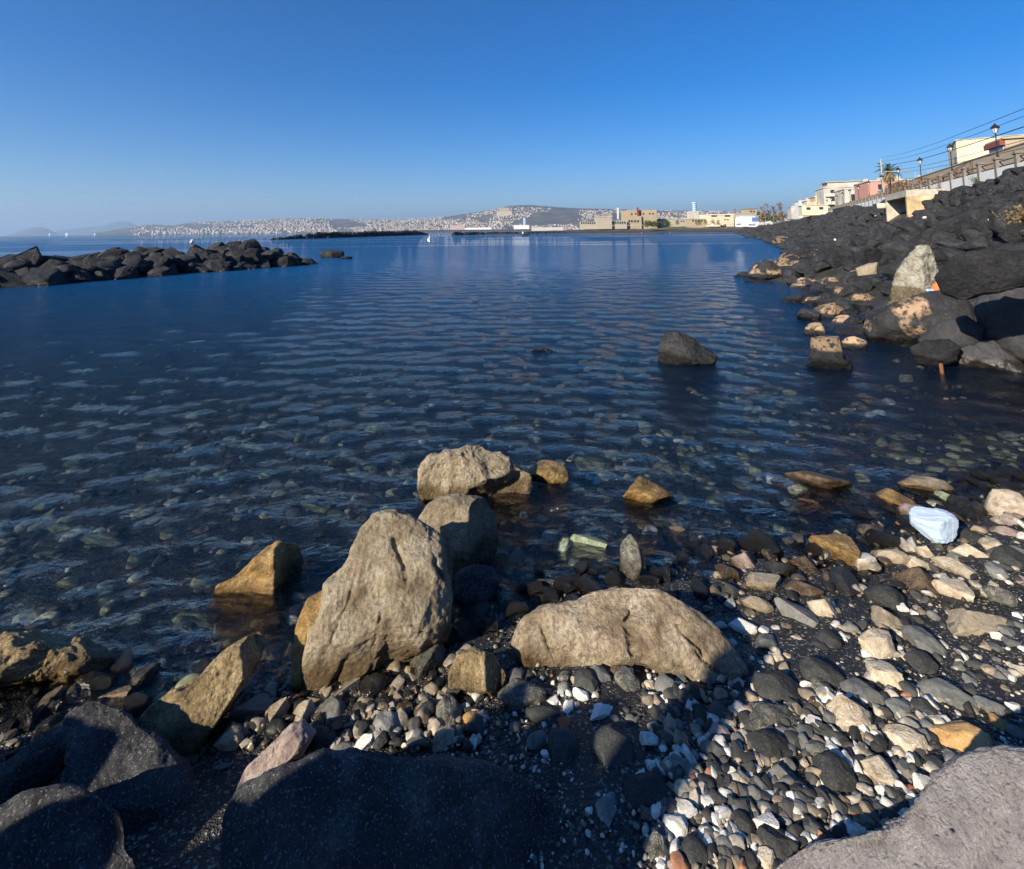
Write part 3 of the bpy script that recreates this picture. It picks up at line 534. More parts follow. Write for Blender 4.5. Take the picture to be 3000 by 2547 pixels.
L5 = """310 550 320 150 -20 G;565 490 130 90 0 R;470 580 190 120 -65 C;660 580 180 120 -10 C;480 650 120 100 0 D;180 730 150 140 10 C;310 650 180 60 -20 G;45 780 80 65 0 C;270 770 55 50 0 W;770 720 180 120 10 D;760 630 120 80 80 D;870 540 150 130 60 G;1140 370 190 160 90 D;1270 240 140 110 -60 C;1110 190 100 85 0 W;1165 200 60 30 80 R;1215 180 110 80 80 D;1000 210 110 90 80 D;935 290 120 80 -60 D;1335 175 90 80 0 P;1390 270 90 60 90 W;1490 240 240 220 10 M;820 420 90 75 -60 W;950 410 210 90 -48 W;1015 375 75 55 80 W;880 380 90 60 80 D;1110 240 110 90 0 W;1305 440 60 50 0 W;1410 410 80 50 80 W;1530 400 110 90 0 T;1065 465 75 50 -70 W;1160 580 90 50 80 W;1100 580 60 50 0 C;985 620 120 80 -50 C;900 640 150 70 90 D;1060 670 120 100 90 D;1230 640 200 140 -30 G;1190 740 130 110 80 D;1075 770 120 85 0 W;955 710 100 60 -80 C;890 760 60 50 0 C;940 790 160 60 -20 G;1435 735 140 90 80 G;1600 720 170 120 50 T;1555 665 70 40 60 O;1350 530 120 90 80 B;1500 530 130 90 0 D;1650 560 180 170 0 M;1200 500 110 80 30 D;1120 520 80 60 60 D;980 480 100 70 60 D;1330 310 40 30 0 W;1590 450 45 40 0 W;1680 420 120 70 -20 D;870 350 70 60 0 D;1020 300 70 50 0 G;820 490 70 50 0 G;760 470 160 25 5 T;1290 640 70 60 0 D;1350 770 40 25 0 W;700 870 150 60 -10 C;1170 370 60 60 0 D;1250 400 60 50 0 D;1380 370 60 50 0 D;1450 480 60 40 0 G;930 220 80 60 60 C;850 290 80 30 -50 C"""
L4 = """285 720 260 80 -48 G;465 610 230 100 -70 C;520 740 130 65 -25 C;745 650 230 90 -15 C;920 545 200 140 0 M;1235 435 170 110 -40 M;1400 300 200 30 -38 C;860 180 130 80 0 U;1240 150 280 120 -15 U;1010 200 70 45 0 U;60 900 140 50 -30 G;130 780 60 40 0 G;450 900 120 60 -30 G;350 880 200 70 -25 G;620 560 220 120 20 D;1300 1010 120 40 -50 G;1240 1060 70 80 60 D;620 1090 60 160 80 W;1370 970 110 60 60 D;1580 950 50 50 0 W;1440 1100 120 30 -10 G;240 680 100 60 -20 D;680 780 150 80 20 D"""
CW = {'W': 'white', 'C': 'cream', 'T': 'tan', 'G': 'grey', 'D': 'dark grey', 'K': 'wet black', 'B': 'rough brown', 'P': 'pinkish', 'R': 'brick red', 'O': 'orange yellow', 'M': 'mottled', 'Y': 'golden brown', 'U': 'pale submerged'}
M['Y'] = M['gold']; M['U'] = rock_mat('algae_stone', (.10, .12, .07), (.24, .28, .18), (.40, .43, .32), 16., bump=.7, bd=.008, wet=False)
LMK = [((2757,1560), 'the crumpled pale blue bag'), ((2516,2398), 'the long orange brick shard'), ((1850,1880), 'the domed boulder'), ((1130,1750), 'the largest tan boulder'), ((1395,1970), 'the squarish brown boulder'), ((2900,2350), 'the pinkish stone block'), ((545,2060), 'the long brown slab boulder'), ((1150,2450), 'the huge shadowed boulder'), ((2270,1980), 'the pair of big black stones'), ((2840,1790), 'the long tan stone'), ((2485,2105), 'the large rough cream stone'), ((1900,2340), 'the broad olive black stone'), ((845,2062), 'the round brick red stone'), ((1096,2010), 'the round black heap stone'), ((1770,2080), 'the long white shadow-edge stone'), ((2420,1790), 'the big cream stone'), ((2040,1660), 'the two waterline cream stones'), ((1760,1440), 'the weedy rock awash')]
used = {}
def stone_label(px, py, w, c, ratio, wet):
    best = min(LMK, key=lambda q: (q[0][0]-px)**2+(q[0][1]-py)**2+(1e9 if (q[0][0]-px)**2+(q[0][1]-py)**2 < 900 else 0))
    dx, dy = px-best[0][0], py-best[0][1]; d = math.hypot(dx, dy)
    rel = ('right of' if dx > 0 else 'left of') if abs(dx) > 1.6*abs(dy) else ('just below' if dy > 0 else 'just above') if abs(dy) > 1.6*abs(dx) else (('below' if dy > 0 else 'above')+'-'+('right of' if dx > 0 else 'left of'))
    sz = 'tiny' if w < 26 else 'small' if w < 48 else 'middling' if w < 90 else 'large'
    shp = 'slender' if ratio > 2.3 else 'oval' if ratio > 1.35 else 'rounded'
    far = 'close' if d < 110 else ('' if d < 230 else 'well')
    for extra in ('', ' flat', ' chunky', ' smooth', ' plump', ' lumpy', ' dull', ' bright', ' blunt'):
        if extra.startswith(' n') or extra.startswith(' fa'): L = f'{sz} {CW[c]} {shp} stone {far} {rel} {best[1]},{extra}'
        else: L = f'{sz}{extra} {CW[c]} {shp} stone {far} {rel} {best[1]}'
        L = ' '.join(L.split())
        if L not in used: used[L] = 1; return L, None
    return L, None
GS = 'stones scattered on the beach'
stones = []; nst = 0
def add_stone(px, py, w, h, ang, c, shape=None, name=None, label=None, cat='stone'):
    global nst
    nst += 1; r = random.Random(nst*77)
    ratio = w/h
    G = on_ground(px, py)
    a = math.radians(ang); da = np.array([math.cos(a), math.sin(a)])
    p1 = onz(px-da[0]*w/2, py-da[1]*w/2, G[2]); p2 = onz(px+da[0]*w/2, py+da[1]*w/2, G[2])
    L = np.linalg.norm((p2-p1)[:2]); yaw = math.atan2(p2[1]-p1[1], p2[0]-p1[0])
    if math.cos(a) < .5: L *= .85
    mpp = ((G-CAM)@FW)/1500
    vd = (G-CAM)/np.linalg.norm(G-CAM); e = -vd[2]
    hp = h*mpp; b = hp/math.sqrt(e*e+.42*(1-e*e)); b = min(b, L*.95) if ratio > 1.15 else b
    c_ = .62*b if c not in ('R',) else .4*b
    G2 = on_ground(px, py, .25*c_*.5)
    zc = G2[2]
    P2 = onz(px, py, zc)
    kind = shape or ('m' if w > 70 and c in 'DK' else 'b' if w > 70 else ('r' if c in 'DG' and r.random() < .5 else 'a'))
    nk = sum(1 for k in SH if k[0] == kind); me = shape_mesh(kind, r.randrange(nk), c)
    o = obj(name or 'stone', me, loc=P2, rot=(r.uniform(-.2, .2), r.uniform(-.2, .2), yaw), scale=(L/2*1.04, b/2*1.04, c_/2*1.1))
    lb = label
    if not lb: lb, _ = stone_label(px, py, w, c, ratio, False)
    if kind == 'r' or True: tag(o, lb, cat, GS)
    stones.append((P2[0], P2[1], max(L, b)/2, px, py))
    return o
for (ox, oy, sc), L in ((C3, L3), (C7, L7), (C6, L6), (C5, L5), (C4, L4)):
    for q in L.split(';'):
        x, y, w, h, a, c = q.split()
        px, py, w, h = ox+float(x)/sc, oy+float(y)/sc, float(w)/sc, float(h)/sc
        if nst >= 400: break
        nm = 'brick_shard' if c == 'R' and px > 1000 and w > 20 else None
        add_stone(px, py, w, h, float(a), c, name=nm)
# stones seen through the shallow water, and awash
for (x, y, w, h, c) in [(1112,962,70,55,'Y'),(1310,992,92,60,'Y'),(1050,1135,42,42,'U'),(1145,1123,56,44,'U'),(1192,1108,70,45,'U'),(1195,945,60,35,'U'),(1240,920,40,20,'U'),(1450,1020,40,30,'U'),(1345,1062,40,25,'U'),(1370,1085,60,25,'C'),(1280,1145,45,62,'M'),(765,873,60,25,'U'),(320,970,60,28,'U'),(405,1078,45,22,'C'),(275,722,32,8,'U'),(560,985,30,22,'U'),(460,945,25,15,'C'),(640,1030,60,22,'U'),(700,925,25,14,'U'),(830,760,20,6,'U'),(210,1100,80,26,'U'),(120,1075,60,22,'U'),(60,1000,80,26,'G'),(440,1185,40,40,'G'),(390,1255,95,50,'U'),(270,1262,45,30,'U'),(600,890,28,12,'C'),(150,930,40,12,'U'),(95,1130,50,20,'U'),(1600,985,60,25,'C'),(1660,975,120,30,'B'),(1720,995,50,20,'U'),(1770,950,40,12,'C'),(1880,985,90,25,'T'),(1920,1010,70,25,'U'),(1560,1035,30,20,'G'),(1500,880,60,15,'U'),(1040,870,40,10,'U'),(900,1080,20,15,'G')]:
    px, py = x*K3, y*K3
    o = add_stone(px, py, w*K3, h*K3, 0, c, label=None)
    if c in 'YBT' or (x, y) == (1280, 1145):
        o.location = onz(px, py, .02); o.scale.z = max(o.scale.z*.8, .05)
        if c == 'M': o.scale.z = .16
        if c == 'Y': o['label'] = 'golden brown rock awash just right of the farthest tan boulder' if x < 1200 else 'golden brown rock awash midway along the shallows, alone'
print('stones', nst)
# ------------------------------------------------------------------ many stones as one mesh
def rotm(a, b, c):
    return np.array(Euler((a, b, c)).to_matrix())
def merge(items, name, mat, label=None, cat=None, group=None, smooth=True):
    """items: (shape key, centre, scale xyz, rot xyz)"""
    V, F, n = [], [], 0
    for k, p, s, r in items:
        v, f = SH[k]; w = (v*np.array(s))@rotm(*r).T+np.array(p); V.append(w); F.append(f+n); n += len(v)
    o = obj(name, mesh_np(name, np.vstack(V), np.vstack(F), mat, smooth))
    return tag(o, label, cat, group, 'stuff')
R_ = np.random.default_rng(11)
M['pebmix'] = rock_mat('small_pebbles', (.03, .03, .03), (.06, .06, .055), (.1, .1, .09), 40., bump=.6, bd=.003, varamt=.5, island=True)
def palette_mat(name, stops, bump=.6, wet=True, sc=40.):
    N = NT(name); g = N.n('ShaderNodeNewGeometry'); P = g.outputs['Position']
    col = N.ramp(g.outputs['Random Per Island'], stops, 'CONSTANT')
    f = N.noise(P, sc, 6, .65); col = N.mix(N.ramp(f, [(.35, .6), (.6, 0.)]), col, (.04, .035, .03))
    r = .75
    if wet:
        z = N.n('ShaderNodeSeparateXYZ'); N.l(P, z.inputs[0]); wm = N.ramp(z.outputs[2], [(.04, 1.), (.12, 0.)])
        col = N.mix(wm, col, N.mix(1., col, (.4, .36, .3), 'MULTIPLY')); r = N.math('MULTIPLY_ADD', wm, -.5, .75)
    N.bsdf(col, r, N.bump(f, bump, .005), .35); return N.m
M['pebmix'] = palette_mat('small_pebbles', [(0, (.03, .03, .028)), (.22, (.065, .065, .058)), (.38, (.13, .13, .115)), (.49, (.24, .19, .13)), (.58, (.52, .45, .34)), (.73, (.70, .66, .58)), (.93, (.34, .26, .18)), (.985, (.45, .2, .1))])
items = []
def fill_px(n, x0, x1, y0, y1, s0, s1, keep):
    pts = [(R_.uniform(x0, x1), R_.uniform(y0, y1)) for i in range(n)]; pts = np.array([q for q in pts if keep(*q)])
    for G in ground_many(pts[:, 0], pts[:, 1]):
        if G[1] > 9: continue
        mpp = ((G-CAM)@FW)/1500
        s = np.exp(R_.uniform(np.log(s0), np.log(s1)))*mpp/2*1.3
        k = ('t', R_.integers(6)) if s/mpp < 14 else ('s', R_.integers(10))
        a = R_.uniform(.6, 1)
        items.append((k, (G[0], G[1], G[2]+s*.2), (s, s*a, s*R_.uniform(.4, .75)), (R_.uniform(-.3, .3), R_.uniform(-.3, .3), R_.uniform(0, 6.3))))
beach = lambda x, y: y > 1980-.29*x and not (x < 600 and y < 2000)
shore = lambda x, y: y > 2200-.28*x
# dense pebbles lower right, sparser over the dark gravel
fill_px(900, 1900, 2750, 2030, 2547, 16, 46, beach)
fill_px(420, 1900, 3000, 1500, 2100, 12, 34, beach)
fill_px(430, 620, 1420, 1900, 2190, 14, 42, lambda x, y: beach(x, y) and y > 1850)
fill_px(130, 1250, 2000, 1950, 2500, 8, 22, beach)
fill_px(4200, 1000, 3000, 1450, 2547, 5, 13, beach)
fill_px(120, 0, 560, 1950, 2250, 12, 40, lambda x, y: True)
merge(items, 'small_pebbles', M['pebmix'], 'countless small pebbles of white, grey, tan and black between the larger beach stones', 'pebbles')
# stones on the sea bed
M['bedmix'] = palette_mat('sea_bed_stones', [(0, (.035, .035, .03)), (.35, (.08, .08, .06)), (.50, (.20, .21, .11)), (.66, (.36, .38, .20)), (.82, (.52, .54, .36)), (.93, (.68, .68, .55))], wet=False, sc=25)
items = []
pts = np.array([(R_.uniform(-100, 3100), 800+1350*R_.random()**.8) for i in range(9000)])
for G in ground_many(pts[:, 0], pts[:, 1]):
    if G[2] > -.03 or G[1] > 26: continue
    cl = fbm(np.array([[G[0]*1.1, G[1]*.8, 0]]), 5, 3)[0]
    if R_.random() < (.86 if cl < .0 else .15)+.02*max(G[1]-6, 0): continue
    s = float(np.clip(np.exp(R_.normal(-3.5, .5))*(.75+.1*min(G[1], 12)), 0.01, .05+.007*G[1]))
    items.append((('t' if s < .05 else 's', R_.integers(6)), (G[0], G[1], G[2]+s*.2), (s, s*R_.uniform(.6, 1), s*R_.uniform(.35, .6)), (R_.uniform(-.2, .2), R_.uniform(-.2, .2), R_.uniform(0, 6.3))))
merge(items, 'sea_bed_stones', M['bedmix'], 'pale and dark stones lying on the sea bed seen through the clear shallow water', 'sea bed stones')
# dark wet stones along the water's edge
items = []
for i in range(420):
    x = R_.uniform(-2.6, 5.5); y = 3.0+.33*x-.12*math.sin(x*2.1+.5)+R_.normal(0, .16)
    s = float(min(np.exp(R_.normal(-3.1, .4)), .07)); G = tz(x, y)
    items.append((('s', R_.integers(10)), (x, y, G+s*.2), (s, s*R_.uniform(.6, 1), s*R_.uniform(.45, .7)), (R_.uniform(-.3, .3), R_.uniform(-.3, .3), R_.uniform(0, 6.3))))
merge(items, 'wet_stones', M['K'], 'wet black stones packed along the waterline of the beach', 'wet stones')
# ------------------------------------------------------------------ right bank of lava boulders
def bank_label(t, D, far, big):
    return None
cells = []
t = 5.0
while t < 230:
    st = 1.15 if t < 14 else .98 if t < 60 else (1.3 if t < 120 else 2.2)
    Ds = float(np.interp(t, [0, 7, 9.5, 10.6, 14.8, 19, 23.5, 25.5, 32, 68, 150, 300], [9, 6, 3.1, 1.6, 1.3, 1.6, -.7, .6, 2.6, 2.2, -2.6, -14]))
    D = Ds-.3
    while D < 18.1:
        tt, DD = t+R_.uniform(-.5, .5)*st, D+R_.uniform(-.4, .4)*st
        cells.append((tt, DD, st, DD-Ds)); D += st*.86
    t += st*.9
bank = []
for tt, DD, st, up in cells:
    p = td(tt, DD); x, y = p.x, p.y
    if y < .5: continue
    px = (x*RT[0]+y*RT[1]); 
    if x/y > 1.12: continue
    if 71.3 < tt < 85.5 and DD > 14.2: continue
    if 73.5 < tt < 83 and DD > 11.6: continue
    # leave room for the hand placed boulders
    v = np.array([x, y, .5])-CAM; dep = v@FW; sx, sy = 1500+1500*(v@RT)/dep, PROW-1500*(v@UP)/dep
    if dep < 16 and 2520 < sx < 3300 and 740 < sy < 1130 and up < 4.5: continue
    if dep < 20 and 2330 < sx < 2720 and sy > 950: continue
    s = st*float(np.clip(np.exp(R_.normal(-.42, .27)), .38, 1.25))
    if up < .8 and tt < 30: s *= .62
    z = tz(x, y)
    bank.append((dep/s, x, y, z, s, tt, up, sx, sy))
bank.sort()
GBK = 'lava boulders piled up the right bank'
nb_ = 0; rest = []
BLM = [((2690, 800), 'the tall whitish boulder'), ((2640, 590), 'the concrete culvert'), ((2935, 500), 'the nearest street lamp'), ((2800, 530), 'the second street lamp'), ((2230, 790), 'the seaward tip of the bank'), ((2535, 800), 'the squarish olive boulder'), ((2430, 1010), 'the stump shaped sea rock'), ((2300, 700), 'the distant waterline bend'), ((2960, 700), 'the right edge of the photo')]
usedb = {}
ADJ = ['', 'dull ', 'sharp edged ', 'smooth ', 'pitted ', 'cracked ', 'tilted ', 'sunlit ', 'slanting ', 'half hidden ', 'squat ', 'upright ', 'lumpy ', 'scarred ']
def uniq(f):
    for a_ in ADJ:
        L = f(a_)
        if L not in usedb: usedb[L] = 1; return L
    return L
def blab(sx, sy, s, patch, kind):
    b = min(BLM, key=lambda q: math.hypot(q[0][0]-sx, (q[0][1]-sy)*1.5)); dx, dy = sx-b[0][0], sy-b[0][1]
    rel = ('right of' if dx > 0 else 'left of') if abs(dx) > 2*abs(dy) else ('just below' if dy > 0 else 'just above') if abs(dy) > 2*abs(dx) else (('below' if dy > 0 else 'above')+'-'+('right of' if dx > 0 else 'left of'))
    d = math.hypot(dx, dy); near = 'close' if d < 60 else '' if d < 130 else 'well' if d < 220 else 'far'
    sz = 'small' if s < .65 else 'middling' if s < .85 else 'big' if s < 1.1 else 'very big'
    return uniq(lambda a_: ' '.join(f'{sz} {a_}{"crusted " if patch else ""}{kind} lava boulder {near} {rel} {b[1]}'.split()))
for (ds, x, y, z, s, tt, up, sx, sy) in bank:
    if sx > 3060 or sy > 1300: continue
    r = (R_.uniform(-.5, .5), R_.uniform(-.5, .5), R_.uniform(0, 6.3))
    sc = (s*R_.uniform(.62, .95), s*R_.uniform(.5, .8), s*R_.uniform(.4, .6))
    pos = (x, y, z+s*.16)
    patch = up < 1.4 and R_.random() < .45
    if nb_ < 225:
        k = int(R_.integers(8)); kind = ['rounded', 'blocky', 'pointed', 'flat topped', 'blocky', 'rounded', 'angular', 'angular'][k]
        o = obj('lava_boulder', shape_mesh('b', k, 'lavapatch' if patch else 'lava'), loc=pos, rot=r, scale=sc)
        tag(o, blab(sx, sy, s, patch, kind), 'boulder', GBK); nb_ += 1
    else:
        rest.append((('s' if ds < 130 else 't', int(R_.integers(6))), pos, sc, r))
# gap fillers between the near ones
for i in range(1500):
    tt = R_.uniform(6, 110); 
    Ds = float(np.interp(tt, [0, 7, 9.5, 10.6, 14.8, 19, 23.5, 25.5, 32, 68, 150], [9, 6, 3.1, 1.6, 1.3, 1.6, -.7, .6, 2.6, 2.2, -2.6]))
    D = Ds+R_.uniform(-.8, 17.4-Ds); p = td(tt, D)
    if 71.3 < tt < 85.5 and D > 12: continue
    v_ = np.array([p.x, p.y, .3])-CAM
    if 0 < v_@FW < 14 and 1500+1500*(v_@RT)/(v_@FW) < 2860 and PROW-1500*(v_@UP)/(v_@FW) > 950: continue
    s = float(np.exp(R_.normal(-1.3, .35))); rest.append((('s', int(R_.integers(10))), (p.x, p.y, tz(p.x, p.y)+s*.5), (s, s*.8, s*.6), (R_.uniform(-.5, .5), R_.uniform(-.5, .5), R_.uniform(0, 6.3))))
merge(rest, 'lava_rubble', M['lava'], 'mass of small and distant dark lava rocks filling the right bank', 'rubble', smooth=False)
print('bank', nb_, len(rest))
# low weedy rocks by the hand placed ones on the right
items = []
for i in range(150):
    sx, sy = R_.uniform(2340, 2640), R_.uniform(835, 1060)
    if sy < 835+(sx-2340)*.2-40 or sy > 890+(sx-2340)*.42: continue
    p = onz(sx, sy, .05); s = float(np.exp(R_.normal(-1.75, .35)))
    items.append((('s', int(R_.integers(10))), (p[0], p[1], R_.uniform(-.08, .12)), (s, s*.8, s*.6), (R_.uniform(-.3, .3), R_.uniform(-.3, .3), R_.uniform(0, 6.3))))
for (x, y, w, h) in [(1650,640,50,22),(1690,632,60,26),(1730,612,60,18),(1722,655,40,14),(1750,600,70,20),(1665,672,40,14),(1735,700,40,12),(1662,612,40,14),(1700,590,50,14),(1640,575,60,22),(1690,575,60,20),(1770,560,70,24),(1820,570,60,24),(1790,545,50,22),(1790,585,60,18),(1600,560,40,18),(1660,545,50,22)]:
    pm = 'lowpatch' if R_.random() < .85 else 'lava'
    G = onz(x*K3, (y+h*.4)*K3, .02); mpp = ((G-CAM)@FW)/1500; a = w*K3*mpp/2*1.25; k = int(R_.integers(8))
    o = obj('lava_boulder', shape_mesh('b', k, pm), loc=(G[0], G[1]+a*.3, max(h*K3*mpp*.3, .05)), rot=(R_.uniform(-.2, .2), R_.uniform(-.2, .2), R_.uniform(-.4, .4)), scale=(a, a*.75, max(h*K3*mpp*.65, .15)))
    tag(o, blab(x*K3, y*K3, .6, pm == 'lowpatch', 'low'), 'boulder', 'low boulders at the foot of the right bank')
merge(items, 'weedy_rocks', M['K'], 'low wet black rocks awash at the foot of the right bank', 'wet rocks')
# ------------------------------------------------------------------ left breakwater
def line_at(sx, p0, p1): 
    return p0+(p1-p0)*sx
A0, A1 = onz(-60, 848), onz(922, 774); dirv = (A1-A0)/np.linalg.norm(A1-A0); nrm_ = np.array([-dirv[1], dirv[0], 0]); LB = np.linalg.norm(A1-A0)
GL2 = 'dark boulders of the left breakwater'
lbr = []
u = -6.
while u < LB+.2:
    for row, (off, zz, sz) in enumerate([(.15, .1, .85), (1.0, .55, .9), (1.9, 1.0, .85), (2.9, 1.12, .8), (3.9, .7, .9)]):
        endf = np.clip((LB+.6-u)/3.2, .15, 1)
        hh = zz*endf*(1.0+.2*np.interp(u/LB, [0, .45, .8, 1], [-1.3, .3, .6, .2]))
        if endf < .4 and row > 2: continue
        uu = u+R_.uniform(-.35, .35)+.6*(row % 2); s = sz*float(np.exp(R_.normal(0, .2)))*(.75+.25*endf)
        p = A0+dirv*uu+nrm_*off
        lbr.append((p[0], p[1], hh*.82-.14+R_.uniform(-.15, .12), s, u/LB, row))
    u += 1.0
BW = ['foot', 'lower middle', 'crest', 'crest', 'far side']
for i, (x, y, z, s, f, row) in enumerate(lbr):
    v = np.array([x, y, z])-CAM
    if v@FW <= 0: continue
    sx = 1500+1500*(v@RT)/(v@FW)
    if sx < -70: continue
    k = int(R_.integers(8))
    o = obj('breakwater_boulder', shape_mesh('b', k, 'lava'), loc=(x, y, z), rot=(R_.uniform(-.6, .6), R_.uniform(-.6, .6), R_.uniform(0, 6.3)), scale=(s*.9, s*.72, s*.58))
    pos_ = ['at the left edge', 'left of its gull', 'near its gull', 'right of its gull', 'near its tip'][int(np.clip(sx/190, 0, 4))]
    kd = ["rounded", "blocky", "pointed", "flat topped", "long", "bulging", "angular", "jagged"][k]
    tag(o, uniq(lambda a_: f'{a_}{kd} boulder in the {BW[row]} of the left breakwater {pos_}'), 'boulder', GL2)
p = onz(201, 812, .12); tag(obj('breakwater_boulder', shape_mesh('a', 2, 'C'), loc=p, scale=(.28, .25, .3), rot=(.3, .2, 0)), 'small cream stone low on the seaward face of the left breakwater', 'stone')
for (x, y, w, h, l) in [(968, 756, 66, 26, 'dark rock just off the tip of the left breakwater'), (1010, 760, 34, 7, 'flat rock awash, rightmost of those off the left breakwater')]:
    p = onz(x, y, 0); mpp = ((p-CAM)@FW)/1500
    tag(obj('sea_rock', shape_mesh('b', 3, 'lava'), loc=(p[0], p[1]+.4, .05), scale=(w*mpp*.55, w*mpp*.4, h*mpp*.85)), l, 'sea rock')
# core of rubble so the sea does not show between
core = []
for i in range(260):
    u = R_.uniform(-6, LB-.6); off = R_.uniform(.4, 3.9); p = A0+dirv*u+nrm_*off; e = np.clip((LB-u)/3, .2, 1); s = R_.uniform(.35, .6)
    core.append((('s', int(R_.integers(10))), (p[0], p[1], R_.uniform(-.2, .7)*e*min(1, off, (4.6-off))), (s, s, s*.8), (0, 0, R_.uniform(0, 6.3))))
merge(core, 'breakwater_core', M['lava'], 'small dark rocks wedged between the big boulders of the left breakwater', 'rubble')
# ------------------------------------------------------------------ far breakwater
B0, B1 = onz(795, 703), onz(1250, 688)
items = []
for i in range(620):
    f = R_.random(); w = 2.2*min(1, f*7, (1-f)*5+.15); off = R_.uniform(-1, 1)
    p = B0+(B1-B0)*f+np.array([0, (off+1)*w*1.6, 0]); s = R_.uniform(.5, 1.15)*(.8 if f < .08 or f > .92 else 1)*(1+.5*f)
    items.append((('s' if f < .5 else 't', int(R_.integers(6))), (p[0], p[1], max(0, (1-abs(off))*w*(.75+.2*f))+R_.uniform(-.25, .15)), (s, s*.8, s*.65), (R_.uniform(-.5, .5), R_.uniform(-.5, .5), R_.uniform(0, 6.3))))
merge(items, 'far_breakwater', M['lava'], 'low dark rock breakwater in mid distance before the city', 'breakwater', smooth=False)
# ------------------------------------------------------------------ promenade on top of the bank
PZ = 6.8
M['concrete'] = plain('stained_concrete', (.42, .38, .30), .85, 1.2, .3, bump=.3)
M['concrete_y'] = plain('ochre_stained_wall', (.44, .34, .19), .9, .9, .45, bump=.4, bd=.03)
M['pillar'] = plain('brown_grey_pillar_stone', (.19, .165, .14), .85, 9, .25)
M['white'] = plain('white_paint', (.75, .74, .70), .6)
M['iron'] = plain('dark_iron', (.025, .022, .022), .5, metal=.3)
M['rust'] = plain('rusty_iron', (.10, .05, .03), .7, 12, .5)
M['glass'] = plain('lamp_glass', (.5, .52, .55), .1)
M['pave'] = plain('grey_paving', (.22, .21, .19), .9)
M['tanwall'] = plain('tan_render', (.36, .29, .20), .9, .25, .12)
M['creamwall'] = plain('cream_plaster', (.62, .53, .37), .9, .5, .12)
M['darkwin'] = plain('dark_window', (.03, .035, .045), .2)
M['redmetal'] = plain('red_brown_fascia', (.22, .055, .04), .6)
M['green'] = plain('green_foliage', (.07, .10, .03), .9, 3, .5)
M['ochreveg'] = plain('dry_foliage', (.20, .15, .07), .9, 3, .5)
M['bark'] = plain('bare_twigs', (.17, .13, .10), .9)
M['blue'] = plain('blue_paint', (.10, .20, .50), .5)
M['ltblue'] = plain('pale_blue_paint', (.40, .52, .70), .5)
M['pink'] = plain('pink_plaster', (.48, .25, .20), .85)
M['orange'] = plain('apricot_plaster', (.62, .42, .22), .85)
M['offwhite'] = plain('off_white_plaster', (.46, .43, .37), .85, .3, .3)
M['graffiti'] = plain('mint_graffiti', (.20, .48, .34), .7)
M['black'] = plain('black_paint_and_shade', (.015, .015, .015), .6)
M['asphalt'] = plain('asphalt', (.05, .05, .05), .9)
m = MB()
a, b, c_, d_ = td(4, 18.42), td(330, 18.42), td(330, 60), td(4, 60)
m.hexa([a+Vector((0, 0, 5)), d_+Vector((0, 0, 5)), c_+Vector((0, 0, 5)), b+Vector((0, 0, 5))], [a+Vector((0, 0, PZ)), d_+Vector((0, 0, PZ)), c_+Vector((0, 0, PZ)), b+Vector((0, 0, PZ))])
tag(m.put('promenade_pavement', M['pave']), kind='structure')
RZ = -math.radians(26)     # local x -> D, local y -> t
def frame(t, D, z=PZ): return td(t, D, z)
# where does a pixel column cross the line D = const
def t_at(px, D):
    d = ray(px, 600.); dx, dy = d[0], d[1]; k = D/(dx*C26-dy*S26); return k*(dx*S26+dy*C26)
# pillars and rails: one low balustrade
t_lamp1 = t_at(2936, 18.5)
bal = empty('balustrade', frame(t_lamp1, 18.5), RZ, label='long promenade balustrade of brown stone pillars joined by thin rails', cat='balustrade')
m = MB(); m.box((-.24, -.24, -1), (.24, .24, .86)); pm_ = m.mesh('pillar', M['pillar'])
m = MB(); m.prism([(-.34, -.34), (.34, -.34), (.34, .34), (-.34, .34)], .86, .94); m.prism([(-.27, -.27), (.27, -.27), (.27, .27), (-.27, .27)], .94, 1.08); pc_ = m.mesh('capstone', M['pillar'], bevel=.02)
m = MB(); m.box((-.03, .24, .62), (.03, 3.73, .70)); m.box((-.03, .24, .2), (.03, 3.73, .27)); rl_ = m.mesh('rail', M['iron'])
m = MB(); m.box((-.2, .24, -1), (-.02, 3.73, .10)); kb_ = m.mesh('kerb', M['white'])
SP = 3.97
for i in range(-2, 50):
    if not (i*SP+t_lamp1 > 9): continue
    p_ = obj('pillar', pm_, bal, loc=(0, i*SP, 0)); obj('capstone', pc_, p_)
    obj('rail', rl_, bal, loc=(0, i*SP, 0)); obj('kerb', kb_, bal, loc=(0, i*SP, 0))
# street lamps, one on every third pillar
def lamp_parts(root):
    m = MB(); m.lathe([(.13, 0), (.13, .12), (.07, .2), (.06, .45), (.045, .5), (.045, 2.0), (.07, 2.05), (.03, 2.12)], 10); m.put('post', M['iron'], root, smooth=False)
    m = MB(); m.lathe([(.09, 2.12), (.13, 2.16), (.24, 2.58), (.02, 2.6)], 6); m.put('glass_pane', M['glass'], root)
    m = MB()
    for k in range(6):
        a = 2*math.pi*k/6; m.tube((.13*math.cos(a), .13*math.sin(a), 2.14), (.26*math.cos(a), .26*math.sin(a), 2.6), .016, n=4)
    m.lathe([(.34, 2.58), (.32, 2.64), (.16, 2.80), (.14, 2.84), (.07, 2.88), (.07, 2.96), (.03, 3.0)], 12); m.put('lamp_cap', M['iron'], root)
ordn = ['nearest', 'second nearest', 'third nearest', 'fourth nearest', 'fifth nearest', 'sixth nearest', 'seventh nearest', 'eighth nearest', 'ninth', 'tenth', 'eleventh', 'twelfth', 'thirteenth', 'fourteenth']
